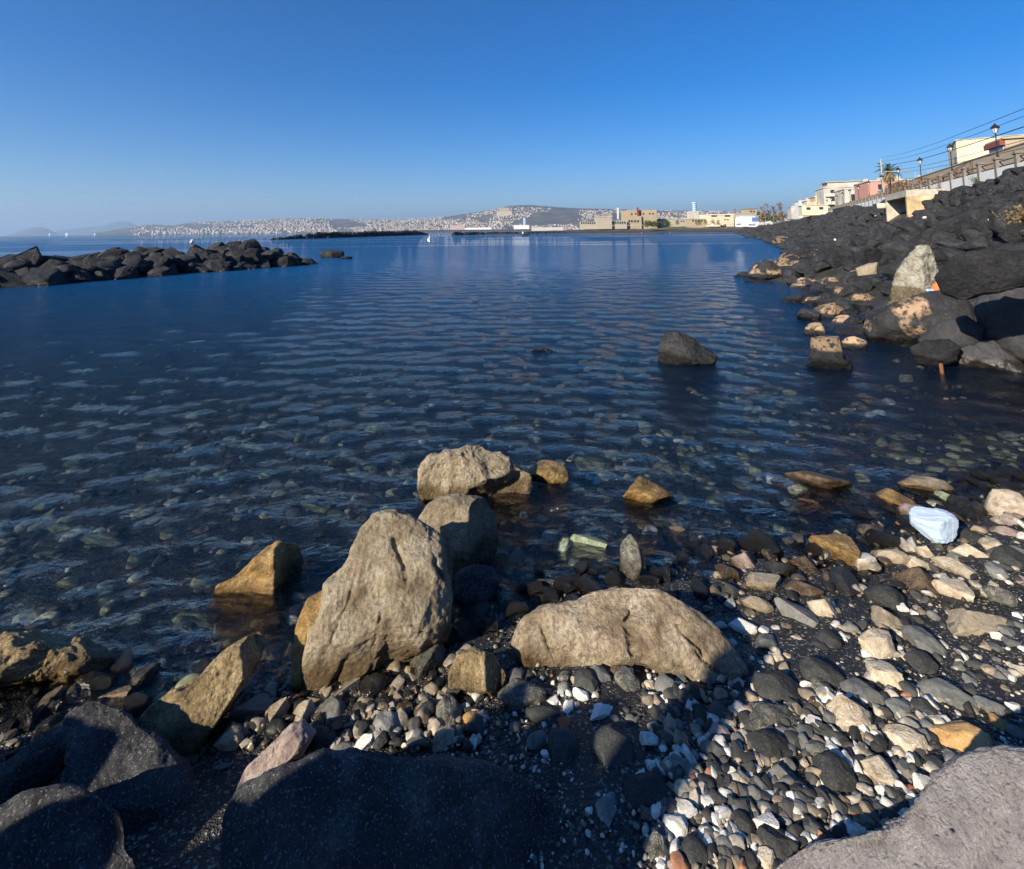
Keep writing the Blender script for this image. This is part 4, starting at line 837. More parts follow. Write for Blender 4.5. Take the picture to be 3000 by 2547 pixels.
for i in range(14):
    p = frame(t_lamp1+i*3*SP, 18.5, PZ+1.06)
    r = empty('street_lamp', p, RZ, label=f'{ordn[i]} black lantern street lamp on the promenade balustrade, counted from the right edge', cat='street lamp', group='lantern street lamps along the promenade')
    lamp_parts(r)
# concrete culvert platform with its fence
tc0, tc1, Dc = 72.9, 84.3, 15.0
cv = empty('culvert', frame(tc0, Dc, 0), RZ, label='concrete box culvert outlet with dark opening and rust fence on its flat roof', cat='culvert')
T_ = tc1-tc0; CZ = 6.2
MB().box((0, 0, CZ-.75), (3.6, T_, CZ)).put('roof_slab', M['concrete'], cv)
MB().box((.0, .0, 1.5), (3.5, .55, CZ-.753)).put('side_wall', M['concrete_y'], cv)
MB().box((0, T_-.5, 1.0), (3.5, T_, CZ-.753)).put('side_wall', M['concrete'], cv)
MB().box((3.3, .56, 1.0), (3.6, T_-.52, CZ-.76)).put('back_wall', M['black'], cv)  # black colour paints in the dark depth of the opening
m = MB(); pts = [(.9, 2.75), (1.9, 2.1), (2.9, 2.75), (2.2, 3.5)]
A = [m.bm.verts.new((x, T_-.53, z+.5)) for x, z in pts]; B = [m.bm.verts.new((x, T_-.505, z+.5)) for x, z in pts]
m.bm.faces.new(A); m.bm.faces.new(B[::-1])
for k in range(4): m.bm.faces.new((A[k], A[(k+1) % 4], B[(k+1) % 4], B[k]))
g_ = m.put('graffiti_patch', M['graffiti'], cv)
MB().box((1.75, T_-.56, 3.15), (2.15, T_-.531, 3.4)).put('dark_mark', M['black'], g_)
def fence(root, p, q, h=1.3, n=4):
    p, q = Vector(p), Vector(q); d = (q-p)/n
    for i in range(n+1):
        m = MB(); a = p+d*i; m.tube(a, a+Vector((0, 0, h)), .045, n=5); m.put('fence_post', M['rust'], root)
    for i in range(n):
        a = p+d*i; b = a+d; m = MB(); z = Vector((0, 0, 1))
        m.tube(a+z*h*.97, b+z*h*.97, .03, n=4); m.tube(a+z*.1, b+z*.1, .025, n=4)
        a2, b2 = a+d*.16, b-d*.16
        m.tube(a2+z*.1, a2+z*h*.88, .02, n=4); m.tube(b2+z*.1, b2+z*h*.88, .02, n=4); m.tube(a2+z*h*.88, b2+z*h*.88, .02, n=4)
        m.tube(a2+z*.1, b2+z*h*.88, .018, n=4); m.tube(a2+z*h*.88, b2+z*.1, .018, n=4)
        m.put('fence_panel', M['rust'], root)
fence(cv, (.15, .1, CZ), (.15, T_-.1, CZ), n=5)
fence(cv, (.15, .1, CZ), (3.5, .1, CZ), n=2)
fence(cv, (3.5, .1, CZ+.2), (3.5, -9, CZ+.9), n=4)
# white object and dark tank left of the culvert
p = td(tc1+1.6, 15.2, 4.3)
m = MB(); m.tube((-.9, 0, 0), (.9, 0, 0), .38, n=14); o = m.put('white_drum', M['creamwall'], loc=p+Vector((0, 0, .55)), rot=(0, 0, RZ), smooth=True); tag(o, 'long cream drum lying on the rocks left of the concrete culvert', 'drum')
# ------------------------------------------------------------------ houses behind the promenade
def windows(root, x, y0, y1, zs, n, w=1.0, h=1.3, mat='darkwin', axis='x'):
    for z in zs:
        for k in range(n):
            y = y0+(y1-y0)*(k+.5)/n
            m = MB()
            if axis == 'x': m.box((x-.06, y-w/2, z), (x+.1, y+w/2, z+h))
            else: m.box((y-w/2, x-.06, z), (y+w/2, x+.1, z+h))
            f = m.put('window', M[mat], root)
            m = MB()
            if axis == 'x': m.box((x-.16, y-w/2-.1, z-.14), (x+.1, y+w/2+.1, z-.02))
            else: m.box((y-w/2-.1, x-.16, z-.14), (y+w/2+.1, x+.1, z-.02))
            m.put('sill', M['white'], f)
# long tan wall
Dw = 26; m = MB(); m.box((0, 0, 0), (.35, 190, 4.1)); o = m.put('long_wall', M['tanwall'], loc=frame(t_at(2650, Dw)-75, Dw), rot=(0, 0, RZ)); tag(o, 'long plain tan boundary wall running behind the promenade balustrade', 'wall')
tw = t_at(2990, Dw)
o = MB().box((-.1, -30, 4.103), (.45, t_at(2796, Dw)-tw+20, 4.22)).put('coping', M['tanwall'], o, loc=(0, 75-(t_at(2650, Dw)-tw), 0))
# cream building
q = aty(2806, 480, 87); hb = empty('cream_building', (q[0], q[1], PZ), math.radians(-36), label='tall cream plastered building with blank weathered wall above the tan wall', cat='building')
MB().box((0, 0, -1), (30, 14, 9.8)).put('wall', M['creamwall'], hb)
m = MB(); A = [m.bm.verts.new(v) for v in ((15, -.05, 9.75), (27, -.05, 9.75), (21.5, -.05, 11.7))]; B = [m.bm.verts.new((v.co.x, 14, v.co.z)) for v in A]
m.bm.faces.new(A); m.bm.faces.new(B[::-1])
for k in range(3): m.bm.faces.new((A[k], A[(k+1) % 3], B[(k+1) % 3], B[k]))
m.put('gable', M['creamwall'], hb)
MB().box((-.15, -.15, 9.803), (14.9, 14.1, 9.92)).put('coping', M['offwhite'], hb)
for z in (2.0, 5.2): MB().box((-.12, 2, z), (.02, 3.2, z+2)).put('window', M['darkwin'], hb)
MB().box((-.9, 1.6, 1.6), (.0, 4, 1.75)).put('balcony', M['iron'], hb)
Nn = M['creamwall']
# house with red brown fascia
t_h = t_at(2912, 27); len_h = t_h-t_at(2962, 27); hr = empty('red_fascia_house', frame(t_h, 27, PZ+.5), RZ, label='low tan house with red brown sloping fascia behind the nearest street lamp', cat='house')
MB().box((0, -len_h, 0), (12, 0, 5.2)).put('wall', M['tanwall'], hr)
m = MB(); m.box((-.5, -len_h+.02, 4.5), (-.02, .1, 5.15)); m.put('fascia', M['redmetal'], hr)
m = MB(); m.box((-.3, -len_h-.3, 5.203), (12.2, .2, 5.4)); m.put('roof', M['tanwall'], hr)
for k in range(2): 
    f = MB().box((-.08, -len_h+.4+k*2.4, 3.5), (.02, -len_h+2.2+k*2.4, 4.4)).put('window', M['ltblue'], hr); MB().box((-.12, -len_h+.3+k*2.4, 3.35), (.02, -len_h+2.3+k*2.4, 3.48)).put('sill', M['white'], f)
# houses farther along
def house(px, py_top, py_base, Y, w, dep, mat, label, floors=2, nwin=3, roof='offwhite', name='house', extra=None):
    base = aty(px, py_base, Y); top = aty(px, py_top, Y); h = top[2]-PZ
    r = empty(name, (base[0], base[1], PZ), math.radians(-20), label=label, cat='house' if h < 9 else 'apartment block')
    MB().box((0, 0, -1), (w, dep, h)).put('wall', M[mat], r)
    MB().box((-.2, -.2, h+.003), (w+.2, dep+.2, h+.3)).put('roof', M[roof], r)
    fh = h/floors
    for k in range(floors):
        for j in range(nwin):
            x = w*(j+.5)/nwin; z = k*fh+fh*.35
            f = MB().box((x-.55, -.06, z), (x+.55, .08, z+fh*.42)).put('window', M['darkwin'], r)
            MB().box((x-.65, -.14, z-.14), (x+.65, .05, z-.02)).put('sill', M['white'], f)
        if extra and k: MB().box((.3, -1.0, k*fh-.1), (w-.3, -.01, k*fh+.08)).put('balcony', M['white'], r)
    rr = random.Random(int(px)); m = MB()
    for q_ in range(5):
        x = rr.uniform(.5, w-1.5); y = rr.uniform(.5, dep-1.5); hh = rr.uniform(.5, 1.3); m.box((x, y, h+.3), (x+rr.uniform(.5, 1.4), y+1, h+.3+hh))
    for q_ in range(3): x = rr.uniform(.5, w-.5); m.tube((x, 1, h+.3), (x, 1, h+rr.uniform(1.6, 2.8)), .05, n=4)
    m.put('roof_tanks', M['concrete'], r)
    if extra:
        MB().box((w*.1, 1, h+.303), (w*.75, dep*.7, h+1.9)).put('roof_room', M[mat], r)
        MB().box((w*.05, .5, h+1.903), (w*.85, dep*.75, h+2.1)).put('roof_slab', M['concrete'], r)
    return r
house(2545, 533, 575, 128, 16, 12, 'pink', 'pink plastered house right of the white apartment blocks on the promenade', 2, 3)
house(2476, 556, 590, 150, 17, 12, 'offwhite', 'low off white house immediately left of the pink one', 1, 4)
house(2415, 552, 600, 165, 15, 12, 'offwhite', 'tall off white apartment block with roof terrace and balconies', 3, 3, extra=1)
house(2390, 578, 605, 175, 6, 9, 'orange', 'narrow apricot house left of the tall off white block', 2, 2)
house(2365, 590, 612, 190, 10, 10, 'creamwall', 'low yellowish house with grey roof on the far promenade', 1, 3, roof='concrete')
house(2342, 590, 616, 205, 9, 10, 'white', 'bright white two storey house on the far promenade', 2, 2)
house(2318, 608, 622, 230, 12, 9, 'offwhite', 'small distant white house where the promenade ends', 1, 3)
house(2350, 604, 618, 160, 7, 6, 'creamwall', 'small cream shed behind the far lamps', 1, 2)
# poles, cables
p = aty(2587, 560, 95)
ut = empty('utility_pole', (p[0], p[1], PZ), 0, label='pale concrete utility pole with cross arm beside the palm tree', cat='utility pole')
top = aty(2588, 465, 95)[2]-PZ
m = MB(); m.tube((0, 0, 0), (0, 0, top), .2, .12, 8); m.put('pole', M['concrete'], ut)
m = MB(); m.tube((-.2, 0, top-2.4), (5.4, 0, top-2.6), .08, n=6); m.put('cross_arm', M['concrete'], ut)
for k in range(3): m = MB(); m.tube((-.55, 0, top-1-.5*k), (-.1, 0, top-1-.5*k), .09, n=6); m.put('insulator', M['iron'], ut)
P0_ = np.array([p[0], p[1], PZ+top-.6])
for k, (x, y, Y, z0, l) in enumerate([(3060, 318, 24, 0, 'uppermost thin black cable crossing the sky above the lamps'), (3060, 352, 24, -.7, 'twin black cable passing behind the head of the nearest street lamp'), (3060, 395, 24, -1.6, 'black cable crossing the cream building below the others'), (3060, 420, 24, -2.0, 'lowest black cable in front of the cream wall'), (3060, 295, 22, .8, 'faint highest cable at the upper right')]):
    q = aty(x, y, Y); m = MB(); prev = None
    for i in range(13):
        f = i/12; w = (P0_+np.array([0, 0, z0]))*(1-f)+q*f; w[2] -= .5*math.sin(math.pi*f)
        if prev is not None: m.tube(prev, w, .028 if k == 1 else .016, n=4)
        prev = w
    tag(m.put('cable', M['iron']), l, 'cable', 'cables strung above the promenade')
# palm
p = aty(2608, 565, 100); zt = aty(2608, 500, 100)[2]
pt = empty('palm_tree', (p[0], p[1], PZ), 0, label='palm tree with shaggy dry fronds standing behind the culvert fence', cat='palm tree')
m = MB(); m.tube((0, 0, 0), (0, 0, zt-PZ-.4), .35, .28, 8); m.put('trunk', M['bark'], pt)
def frond(m, a, el, L, droop, r):
    prev = Vector((0, 0, 0)); d = Vector((math.cos(a)*math.cos(el), math.sin(a)*math.cos(el), math.sin(el)))
    for k in range(9):
        d = (d+Vector((0, 0, -droop))).normalized(); cur = prev+d*L/9
        side = d.cross(Vector((0, 0, 1))).normalized()
        for s in (-1, 1):
            for j in range(2):
                b0 = prev.lerp(cur, j/2); tip = b0+side*s*r.uniform(.35, .55)*math.sin((k+1.2)/9.5*math.pi)+d*.25+Vector((0, 0, -.2))
                v = [m.bm.verts.new(x) for x in (b0, b0+d*.12, tip)]; m.bm.faces.new(v)
        prev = cur
r = random.Random(3)
for mat, n, e0, e1, dr, L, sm in (('green', 26, .2, 1.4, .16, 2.6, 1), ('ochreveg', 40, -1.1, .1, .22, 2.3, 0)):
    m = MB()
    for i in range(n): frond(m, r.uniform(0, 6.28), r.uniform(e0, e1), L*r.uniform(.8, 1.15), dr, r)
    m.put('crown' if sm else 'dry_skirt', M[mat], pt, loc=(0, 0, zt-PZ-.3))
m = MB()
for i in range(22): frond(m, r.uniform(0, 6.28), r.uniform(-.9, .8), 1.9*r.uniform(.8, 1.15), .22, r)
p2 = aty(2640, 575, 98); o = m.put('palm_tree', M['ochreveg'], loc=(p2[0], p2[1], aty(2640, 535, 98)[2])); tag(o, 'smaller dry brown palm crown right of the taller palm', 'palm tree')
# ------------------------------------------------------------------ far beach and its buildings
SHD = [(1325, 690, 2), (1450, 687, 4), (1640, 684.5, 14), (1900, 682, 40), (2100, 681, 60), (2215, 680, 60), (2330, 679, 60)]
V, F = [], []
cols = np.linspace(1322, 2330, 90)
for i, px in enumerate(cols):
    py = np.interp(px, [s[0] for s in SHD], [s[1] for s in SHD]); wd = np.interp(px, [s[0] for s in SHD], [s[2] for s in SHD])
    g = onz(px, py); dr = np.array([g[0], g[1], 0])/math.hypot(g[0], g[1])
    hb_ = min(3.6, .6+wd*.08)
    for j, (dd, z) in enumerate([(-14, -1), (0, 0.05), (wd*.25+1, .5+.012*wd), (wd*.7+2, hb_*.75), (wd+4, hb_), (wd+20+wd*3, hb_+.1), (wd+30+wd*3, -1)]):
        w = g+dr*dd*1.0; V.append((w[0], w[1], z+(.15*math.sin(i*1.3+j) if 1 < j < 6 else 0)))
n_ = 7
for i in range(len(cols)-1):
    for j in range(n_-1): F.append((i*n_+j, (i+1)*n_+j, (i+1)*n_+j+1, i*n_+j+1))
F = np.array(F)
N = NT('far_beach_sand'); P = N.n('ShaderNodeNewGeometry').outputs['Position']; z = N.n('ShaderNodeSeparateXYZ'); N.l(P, z.inputs[0])
zn = N.math('ADD', N.math('DIVIDE', z.outputs[2], 4.), N.math('MULTIPLY', N.math('SUBTRACT', N.noise(P, .15, 5), .5), .5))
col = N.ramp(zn, [(0., (.045, .042, .038)), (.45, (.075, .068, .058)), (.6, (.16, .14, .10)), (.72, (.09, .095, .04)), (.9, (.06, .075, .03))]); N.bsdf(col, .9); M['farsand'] = N.m
tag(obj('far_beach', mesh_np('far_beach', V, F[:, ::-1], M['farsand'])), kind='structure')
items = []
for i in range(260):
    f = R_.random()**1.4; px = 1330+f*330; py = np.interp(px, [s[0] for s in SHD], [s[1] for s in SHD]); g = onz(px, py)*(1.005+R_.random()*.03); s = R_.uniform(.5, 1.0)
    items.append((('t', int(R_.integers(6))), (g[0], g[1], .5+R_.uniform(0, .9)*(1-f*.7)), (s, s*.8, s*.6), (0, 0, R_.uniform(0, 6))))
merge(items, 'spit_rocks', M['lava'], 'dark rocks along the thin spit in front of the harbour', 'rocks')
def fb(x0, x1, y0, y1, Y, dep=10):
    """crop pixels (4th zoom) -> origin, width, height"""
    X0, X1, Y0_, Y1_ = 1700+x0/3.463, 1700+x1/3.463, 550+y0/3.463, 550+y1/3.463
    a = aty(X0, Y1_, Y); b = aty(X1, Y0_, Y); return a, b[0]-a[0], b[2]-a[2]
def block(x0, x1, y0, y1, Y, mat, label, name='building', dep=10, win=(), roof=None, parent=None, cat=None):
    a, w, h = fb(x0, x1, y0, y1, Y); 
    if parent is None: r = empty(name, (a[0], a[1], a[2]), 0, label=label, cat=cat or 'building'); off = Vector((0, 0, 0))
    else: r = parent; off = Vector((a[0], a[1], a[2]))-Vector(r.location)
    MB().box(off+Vector((0, 0, -3)), off+Vector((w, dep, h))).put('wall', M[mat], r)
    if roof: MB().box(off+Vector((-.3, -.3, h+.003)), off+Vector((w+.3, dep+.3, h+.45))).put('roof', M[roof], r)
    for (u0, u1, v0, v1, mt) in win:
        A_, ww, hh = fb(u0, u1, v0, v1, Y); o_ = Vector((A_[0], A_[1], A_[2]))-Vector(r.location)
        MB().box(o_+Vector((0, -.12, 0)), o_+Vector((ww, .1, hh))).put('window' if mt == 'darkwin' else 'panel', M[mt], r)
    return r
YB = 330
mb = block(490, 775, 226, 375, YB, 'tancream' if 'tancream' in M else 'tanwall', 'large square tan disused building with red pipe on its face, on the far beach', win=[(515, 530, 262, 278, 'darkwin'), (555, 567, 260, 275, 'darkwin'), (610, 620, 258, 275, 'darkwin'), (636, 648, 258, 275, 'darkwin'), (698, 712, 257, 273, 'darkwin'), (730, 745, 257, 273, 'darkwin')], dep=22)
block(478, 620, 287, 372, YB-1.5, 'tanwall', None, parent=mb, dep=1.3, win=[(488, 505, 330, 352, 'darkwin'), (515, 532, 330, 352, 'darkwin'), (546, 563, 330, 352, 'darkwin'), (578, 594, 330, 352, 'darkwin')])
a, w, h = fb(578, 592, 200, 285, YB-2); MB().box((a[0]-mb.location.x, a[1]-mb.location.y, a[2]-mb.location.z), (a[0]-mb.location.x+w, a[1]-mb.location.y+.8, a[2]-mb.location.z+h)).put('chimney', M['redmetal'], mb)
M['shed'] = plain('pale_yellow_render', (.38, .335, .265), .9, .1, .1)
block(170, 320, 300, 374, YB-6, 'shed', 'low cream flat roofed shed left of the large tan building', 'shed', roof='offwhite')
block(0, 168, 345, 376, YB-4, 'shed', 'low arcade wall with dark openings left of the cream shed', 'arcade', dep=3, win=[(8+k*22, 20+k*22, 350, 370, 'darkwin') for k in range(7)], cat='arcade')
block(322, 472, 338, 372, YB-4, 'shed', 'low arcade wall with dark openings between cream shed and large tan building', 'arcade', dep=3, win=[(330+k*23, 343+k*23, 345, 368, 'darkwin') for k in range(6)], cat='arcade')
wt = block(1120, 1205, 238, 315, YB+20, 'offwhite', 'white cubic building carrying a blue banded water tower', 'water_tower', cat='water tower', dep=7)
a, w, h = fb(1141, 1176, 158, 237, YB+23); c0 = Vector((a[0]+w/2, a[1], a[2]))-Vector(wt.location)
m = MB(); m.tube(c0, c0+Vector((0, 0, h)), w/2, n=16); m.put('tank', M['ltblue'], wt)
for k in range(4): m = MB(); z = h*(.15+.24*k); m.tube(c0+Vector((0, 0, z)), c0+Vector((0, 0, z+.35)), w/2+.08, n=16); m.put('band', M['blue'], wt)
m = MB(); m.tube(c0+Vector((0, 0, h)), c0+Vector((0, 0, h+.4)), w/2+.4, n=16); m.put('tank_roof', M['white'], wt)
block(815, 1120, 320, 358, YB+10, 'shed', 'long low pale building between the large tan building and the water tower', roof='offwhite', win=[(1020+k*24, 1032+k*24, 335, 348, 'darkwin') for k in range(4)])
block(1120, 1320, 318, 362, YB-10, 'tanwall', 'long low tan building below the water tower', roof='offwhite', win=[(1135+k*30, 1150+k*30, 328, 345, 'darkwin') for k in range(6)])
block(1305, 1555, 278, 348, YB-14, 'creamwall', 'white and cream hangar with overhanging flat roof right of the water tower', 'hangar', roof='white', win=[(1330, 1385, 280, 296, 'darkwin'), (1465, 1520, 280, 296, 'darkwin'), (1460, 1475, 322, 331, 'darkwin'), (1485, 1505, 322, 331, 'darkwin')], dep=16)
block(1560, 1650, 262, 320, YB, 'tanwall', 'plain tan two storey building right of the hangar')
block(1575, 1660, 314, 348, YB-14, 'white', 'small white shed right of the hangar', 'shed', win=[(1590, 1604, 322, 336, 'ltblue'), (1620, 1636, 322, 336, 'ltblue')])
block(1655, 1812, 288, 350, YB-16, 'white', 'white boathouse with a bright blue door', 'boathouse', win=[(1742, 1808, 302, 346, 'blue')], roof='ltblue')
block(1706, 1790, 218, 285, YB+5, 'tanwall', 'square tan tower block behind the white boathouse', roof='pillar', win=[(1725, 1740, 235, 250, 'darkwin'), (1755, 1770, 235, 250, 'darkwin')])
block(1790, 1880, 245, 300, YB+8, 'shed', 'stepped cream building right of the tan tower block')
block(1568, 1582, 212, 262, YB+30, 'pillar', 'short dark brick chimney behind the far buildings', 'chimney', dep=2, cat='chimney')
a, w, h = fb(372, 392, 205, 320, YB+60); m = MB()
for k in range(8):
    z = h*k/8
    m.tube((w/2-.5, 0, z), (w/2+.5, 0, z+h/8), .14, n=4); m.tube((w/2+.5, 0, z), (w/2-.5, 0, z+h/8), .14, n=4)
m.tube((w/2-.5, 0, 0), (w/2-.5, 0, h), .16, n=4); m.tube((w/2+.5, 0, 0), (w/2+.5, 0, h), .16, n=4)
tag(m.put('lattice_mast', M['white'], loc=a), 'thin pale lattice mast left of the large tan building', 'mast')
# low boundary wall and greenery line
a, w, h = fb(0, 1850, 366, 374, YB-20); tag(MB().box((0, 0, -1), (w, .4, h)).put('low_wall', M['shed'], loc=a), 'long low cream wall in front of the far beach buildings', 'wall')
def bush(x, y, w, h, Y, mat, label, name='shrub', cat='shrub', n=420, seed=0):
    a, ww, hh = fb(x-w/2, x+w/2, y-h, y, Y); r = np.random.default_rng(seed+int(x))
    k = n; c = r.normal(size=(k, 3)); c /= np.linalg.norm(c, axis=1)[:, None]; c *= r.random((k, 1))**.4
    c *= (1+.35*fbm(c*2.2+seed, seed, 2))[:, None]
    c = c*np.array([ww/2, ww/2.5, hh/2])+np.array([ww/2, 0, hh/2])
    s = ww*.05+.12; t1 = r.normal(size=(k, 3))*s; t2 = r.normal(size=(k, 3))*s
    v = np.concatenate([c, c+t1, c+t2]); f = np.stack([np.arange(k), np.arange(k)+k, np.arange(k)+2*k], 1)
    return tag(obj(name, mesh_np(name, v, f, M[mat], False), loc=a), label, cat)
bush(690, 402, 110, 70, YB-24, 'green', 'largest dark green shrub in front of the large tan building')
bush(760, 402, 80, 66, YB-24, 'green', 'dark green shrub right of the largest one before the tan building')
bush(880, 398, 70, 66, YB-22, 'green', 'rounded green bush right of the large tan building')
bush(800, 380, 40, 40, YB-22, 'green', 'small green bush at the right corner of the large tan building')
for k, x in enumerate((985, 1185, 1215, 1275, 1345, 1400)): bush(x, 382, 38, 56, YB-20, 'ochreveg' if k % 2 else 'green', f'{["first","second","third","fourth","fifth","last"][k]} small bushy tree from the left below the water tower and hangar', 'small_tree', 'tree', 200)
bush(1850, 350, 130, 110, YB-40, 'ochreveg', 'brown leafless thicket at the foot of the bare trees')
bush(1955, 350, 130, 75, YB-45, 'green', 'green thicket at the foot of the bare trees')
bush(2030, 340, 110, 100, YB-50, 'ochreveg', 'brown thicket where bank and far beach meet')
bush(1900, 385, 120, 35, YB-60, 'white', 'heap of pale driftwood and rubbish by the far end of the bank', 'rubbish_heap', 'rubbish')
def bare_tree(x, yb, h, Y, label, seed):
    a, w, hh = fb(x, x+10, yb-h, yb, Y); r = random.Random(seed); root = empty('bare_tree', a, 0, label=label, cat='tree', group='bare trees at the end of the bank'); tr_, br_ = MB(), MB()
    def grow(m, p, d, L, rad, lv):
        q = p+d*L; (tr_ if lv == 0 else br_).tube(p, q, rad, rad*.7, 4)
        if lv < 4:
            for k in range(4 if lv < 2 else 3):
                nd = (d+Vector((r.uniform(-.7, .7), r.uniform(-.7, .7), r.uniform(-.1, .5)))).normalized(); grow(m, p.lerp(q, r.uniform(.5, 1)), nd, L*.62, rad*.6, lv+1)
    grow(None, Vector((0, 0, 0)), Vector((0, 0, 1)), hh*.4, .28, 0)
    tr_.put('trunk', M['bark'], root); br_.put('crown', M['bark'], root)
bare_tree(1880, 340, 230, YB-45, 'leftmost bare leafless tree above the thicket', 1)
bare_tree(1965, 340, 215, YB-48, 'middle bare leafless tree above the thicket', 2)
bare_tree(2040, 330, 245, YB-52, 'tallest bare leafless tree, nearest the bank', 3)
bare_tree(1925, 345, 150, YB-44, 'smaller bare tree between the leftmost and middle ones', 5)
# boats on the far beach
def boat(x, y, w, Y, mat, label, rz=0.):
    a, ww, _ = fb(x-w/2, x+w/2, y-10, y, Y); r = empty('boat', a, rz, label=label, cat='boat'); L = ww; m = MB()
    secs = []
    for i in range(7):
        f = i/6; b = L*.17*math.sin(math.pi*min(1, f*.5+.45)); b = L*.17*(1-max(0, f-.4)**2*2.7); 
        secs.append([m.bm.verts.new((f*L, b*s, z)) for s, z in ((-1, .9+f*.3), (-.6, .1), (.6, .1), (1, .9+f*.3))])
    for A, B in zip(secs, secs[1:]):
        for k in range(3): m.bm.faces.new((A[k], A[k+1], B[k+1], B[k]))
    m.bm.faces.new(secs[0])
    m.put('hull', M[mat], r); m = MB(); m.box((L*.1, -.15*L, .6), (L*.7, .15*L, .75)); m.put('deck', M['white'], r); m = MB(); m.box((L*.3, -.08*L, .75), (L*.5, .08*L, 1.5)); m.put('cabin', M['white'], r)
boat(1452, 398, 55, YB-60, 'black', 'dark rowing boat drawn up on the far beach below the hangar')
boat(1608, 384, 40, YB-50, 'blue', 'small covered blue boat drawn up left of the white boats')
boat(1750, 388, 70, YB-60, 'blue', 'blue and white boat drawn up beside the boathouse')
boat(1800, 384, 60, YB-60, 'white', 'white boat drawn up closest to the bare trees')
boat(1345, 392, 40, YB-60, 'white', 'small pale boat drawn up left of the dark rowing boat')
g = onz(1540, 690); r_ = empty('boat', g, 0, label='small dark motorboat with a person afloat off the spit', cat='boat'); MB().box((-1.8, -.7, 0), (1.8, .7, .55)).put('hull', M['black'], r_, bevel=.15); MB().box((-1.4, -.25, .5), (-.9, .25, 1.5)).put('cabin', M['white'], r_, bevel=.1)
# ------------------------------------------------------------------ the city across the bay
SK = [(290, 682), (345, 672), (404, 664), (430, 659), (476, 659), (505, 661), (550, 654), (596, 650), (680, 648), (750, 646), (800, 641), (900, 640), (1000, 642), (1100, 643), (1250, 641), (1300, 637), (1351, 629), (1400, 622), (1452, 612), (1480, 606), (1495, 603), (1547, 601), (1596, 604), (1640, 608), (1700, 611), (1800, 613), (1945, 617), (2018, 618), (2104, 619), (2190, 622), (2290, 634), (2400, 652)]
def shore_d(px): return float(np.interp(px, [280, 700, 1200, 1700, 2400], [8200, 7000, 5200, 4300, 3200]))
cols = np.arange(284, 2400, 6.); V = []; ROW = [0, .04, .12, .25, .4, .55, .7, .85, 1., 1.25]
def city_pt(px, f):
    ds = shore_d(px); dr = ray(px, 640.); dr = dr/math.hypot(dr[0], dr[1]); D = ds*(1+.55*f)
    yy = np.interp(px, [s[0] for s in SK], [s[1] for s in SK])
    ridge = CAM+ray(px, yy)*(ds*1.55/math.hypot(*ray(px, yy)[:2])); hz = max(ridge[2], 4)
    prof = np.interp(f, [0, .06, .35, .7, 1., 1.25], [0, .05, .38, .75, 1., .7])
    n = 10*math.sin(px*.09+f*7)*min(1, f*3)*(1-f)+8*math.sin(px*.031+f*13)*min(1, f*3)*max(0, 1-f)
    return np.array([dr[0]*D, dr[1]*D, hz*prof+n*min(1, hz/150)])
for px in cols:
    for f in ROW: V.append(city_pt(px, f))
n_ = len(ROW); F = np.array([(i*n_+j, (i+1)*n_+j, (i+1)*n_+j+1, i*n_+j+1) for i in range(len(cols)-1) for j in range(n_-1)])
N = NT('hillside'); P = N.n('ShaderNodeNewGeometry').outputs['Position']; f = N.noise(P, .004, 7, .65)
N.bsdf(N.ramp(f, [(.35, (.05, .055, .05)), (.5, (.09, .09, .08)), (.65, (.15, .13, .11))]), .95); M['hill'] = N.m
tag(obj('city_hills', mesh_np('city_hills', V, F[:, ::-1], M['hill'])), kind='structure')
# islands far out
def island(pts, dist, name):
    V, F = [], []
    xs = np.arange(pts[0][0], pts[-1][0]+.1, 3.)
    for px in xs:
        yy = np.interp(px, [p[0] for p in pts], [p[1] for p in pts])
        for dd, k in ((dist*.97, 0), (dist*.985, .6), (dist, 1), (dist*1.06, 0)):
            r = ray(px, yy); w = CAM+r*(dist/math.hypot(r[0], r[1])); d = np.array([w[0], w[1], 0])/math.hypot(w[0], w[1])*dd; V.append((d[0], d[1], max(w[2], 0)*k-5*(k == 0)))
    F = np.array([(i*4+j, (i+1)*4+j, (i+1)*4+j+1, i*4+j+1) for i in range(len(xs)-1) for j in range(3)])
    tag(obj(name, mesh_np(name, V, F[:, ::-1], M['hill'])), kind='structure')
island([(12, 692), (35, 686), (54, 678), (80, 671), (105, 666), (125, 666.5), (137, 670), (159, 680), (175, 688)], 24000, 'far_island')
island([(150, 689), (170, 676), (253, 667), (300, 662), (330, 652), (357, 648), (378, 650), (395, 659), (430, 672), (470, 684)], 30000, 'far_island')
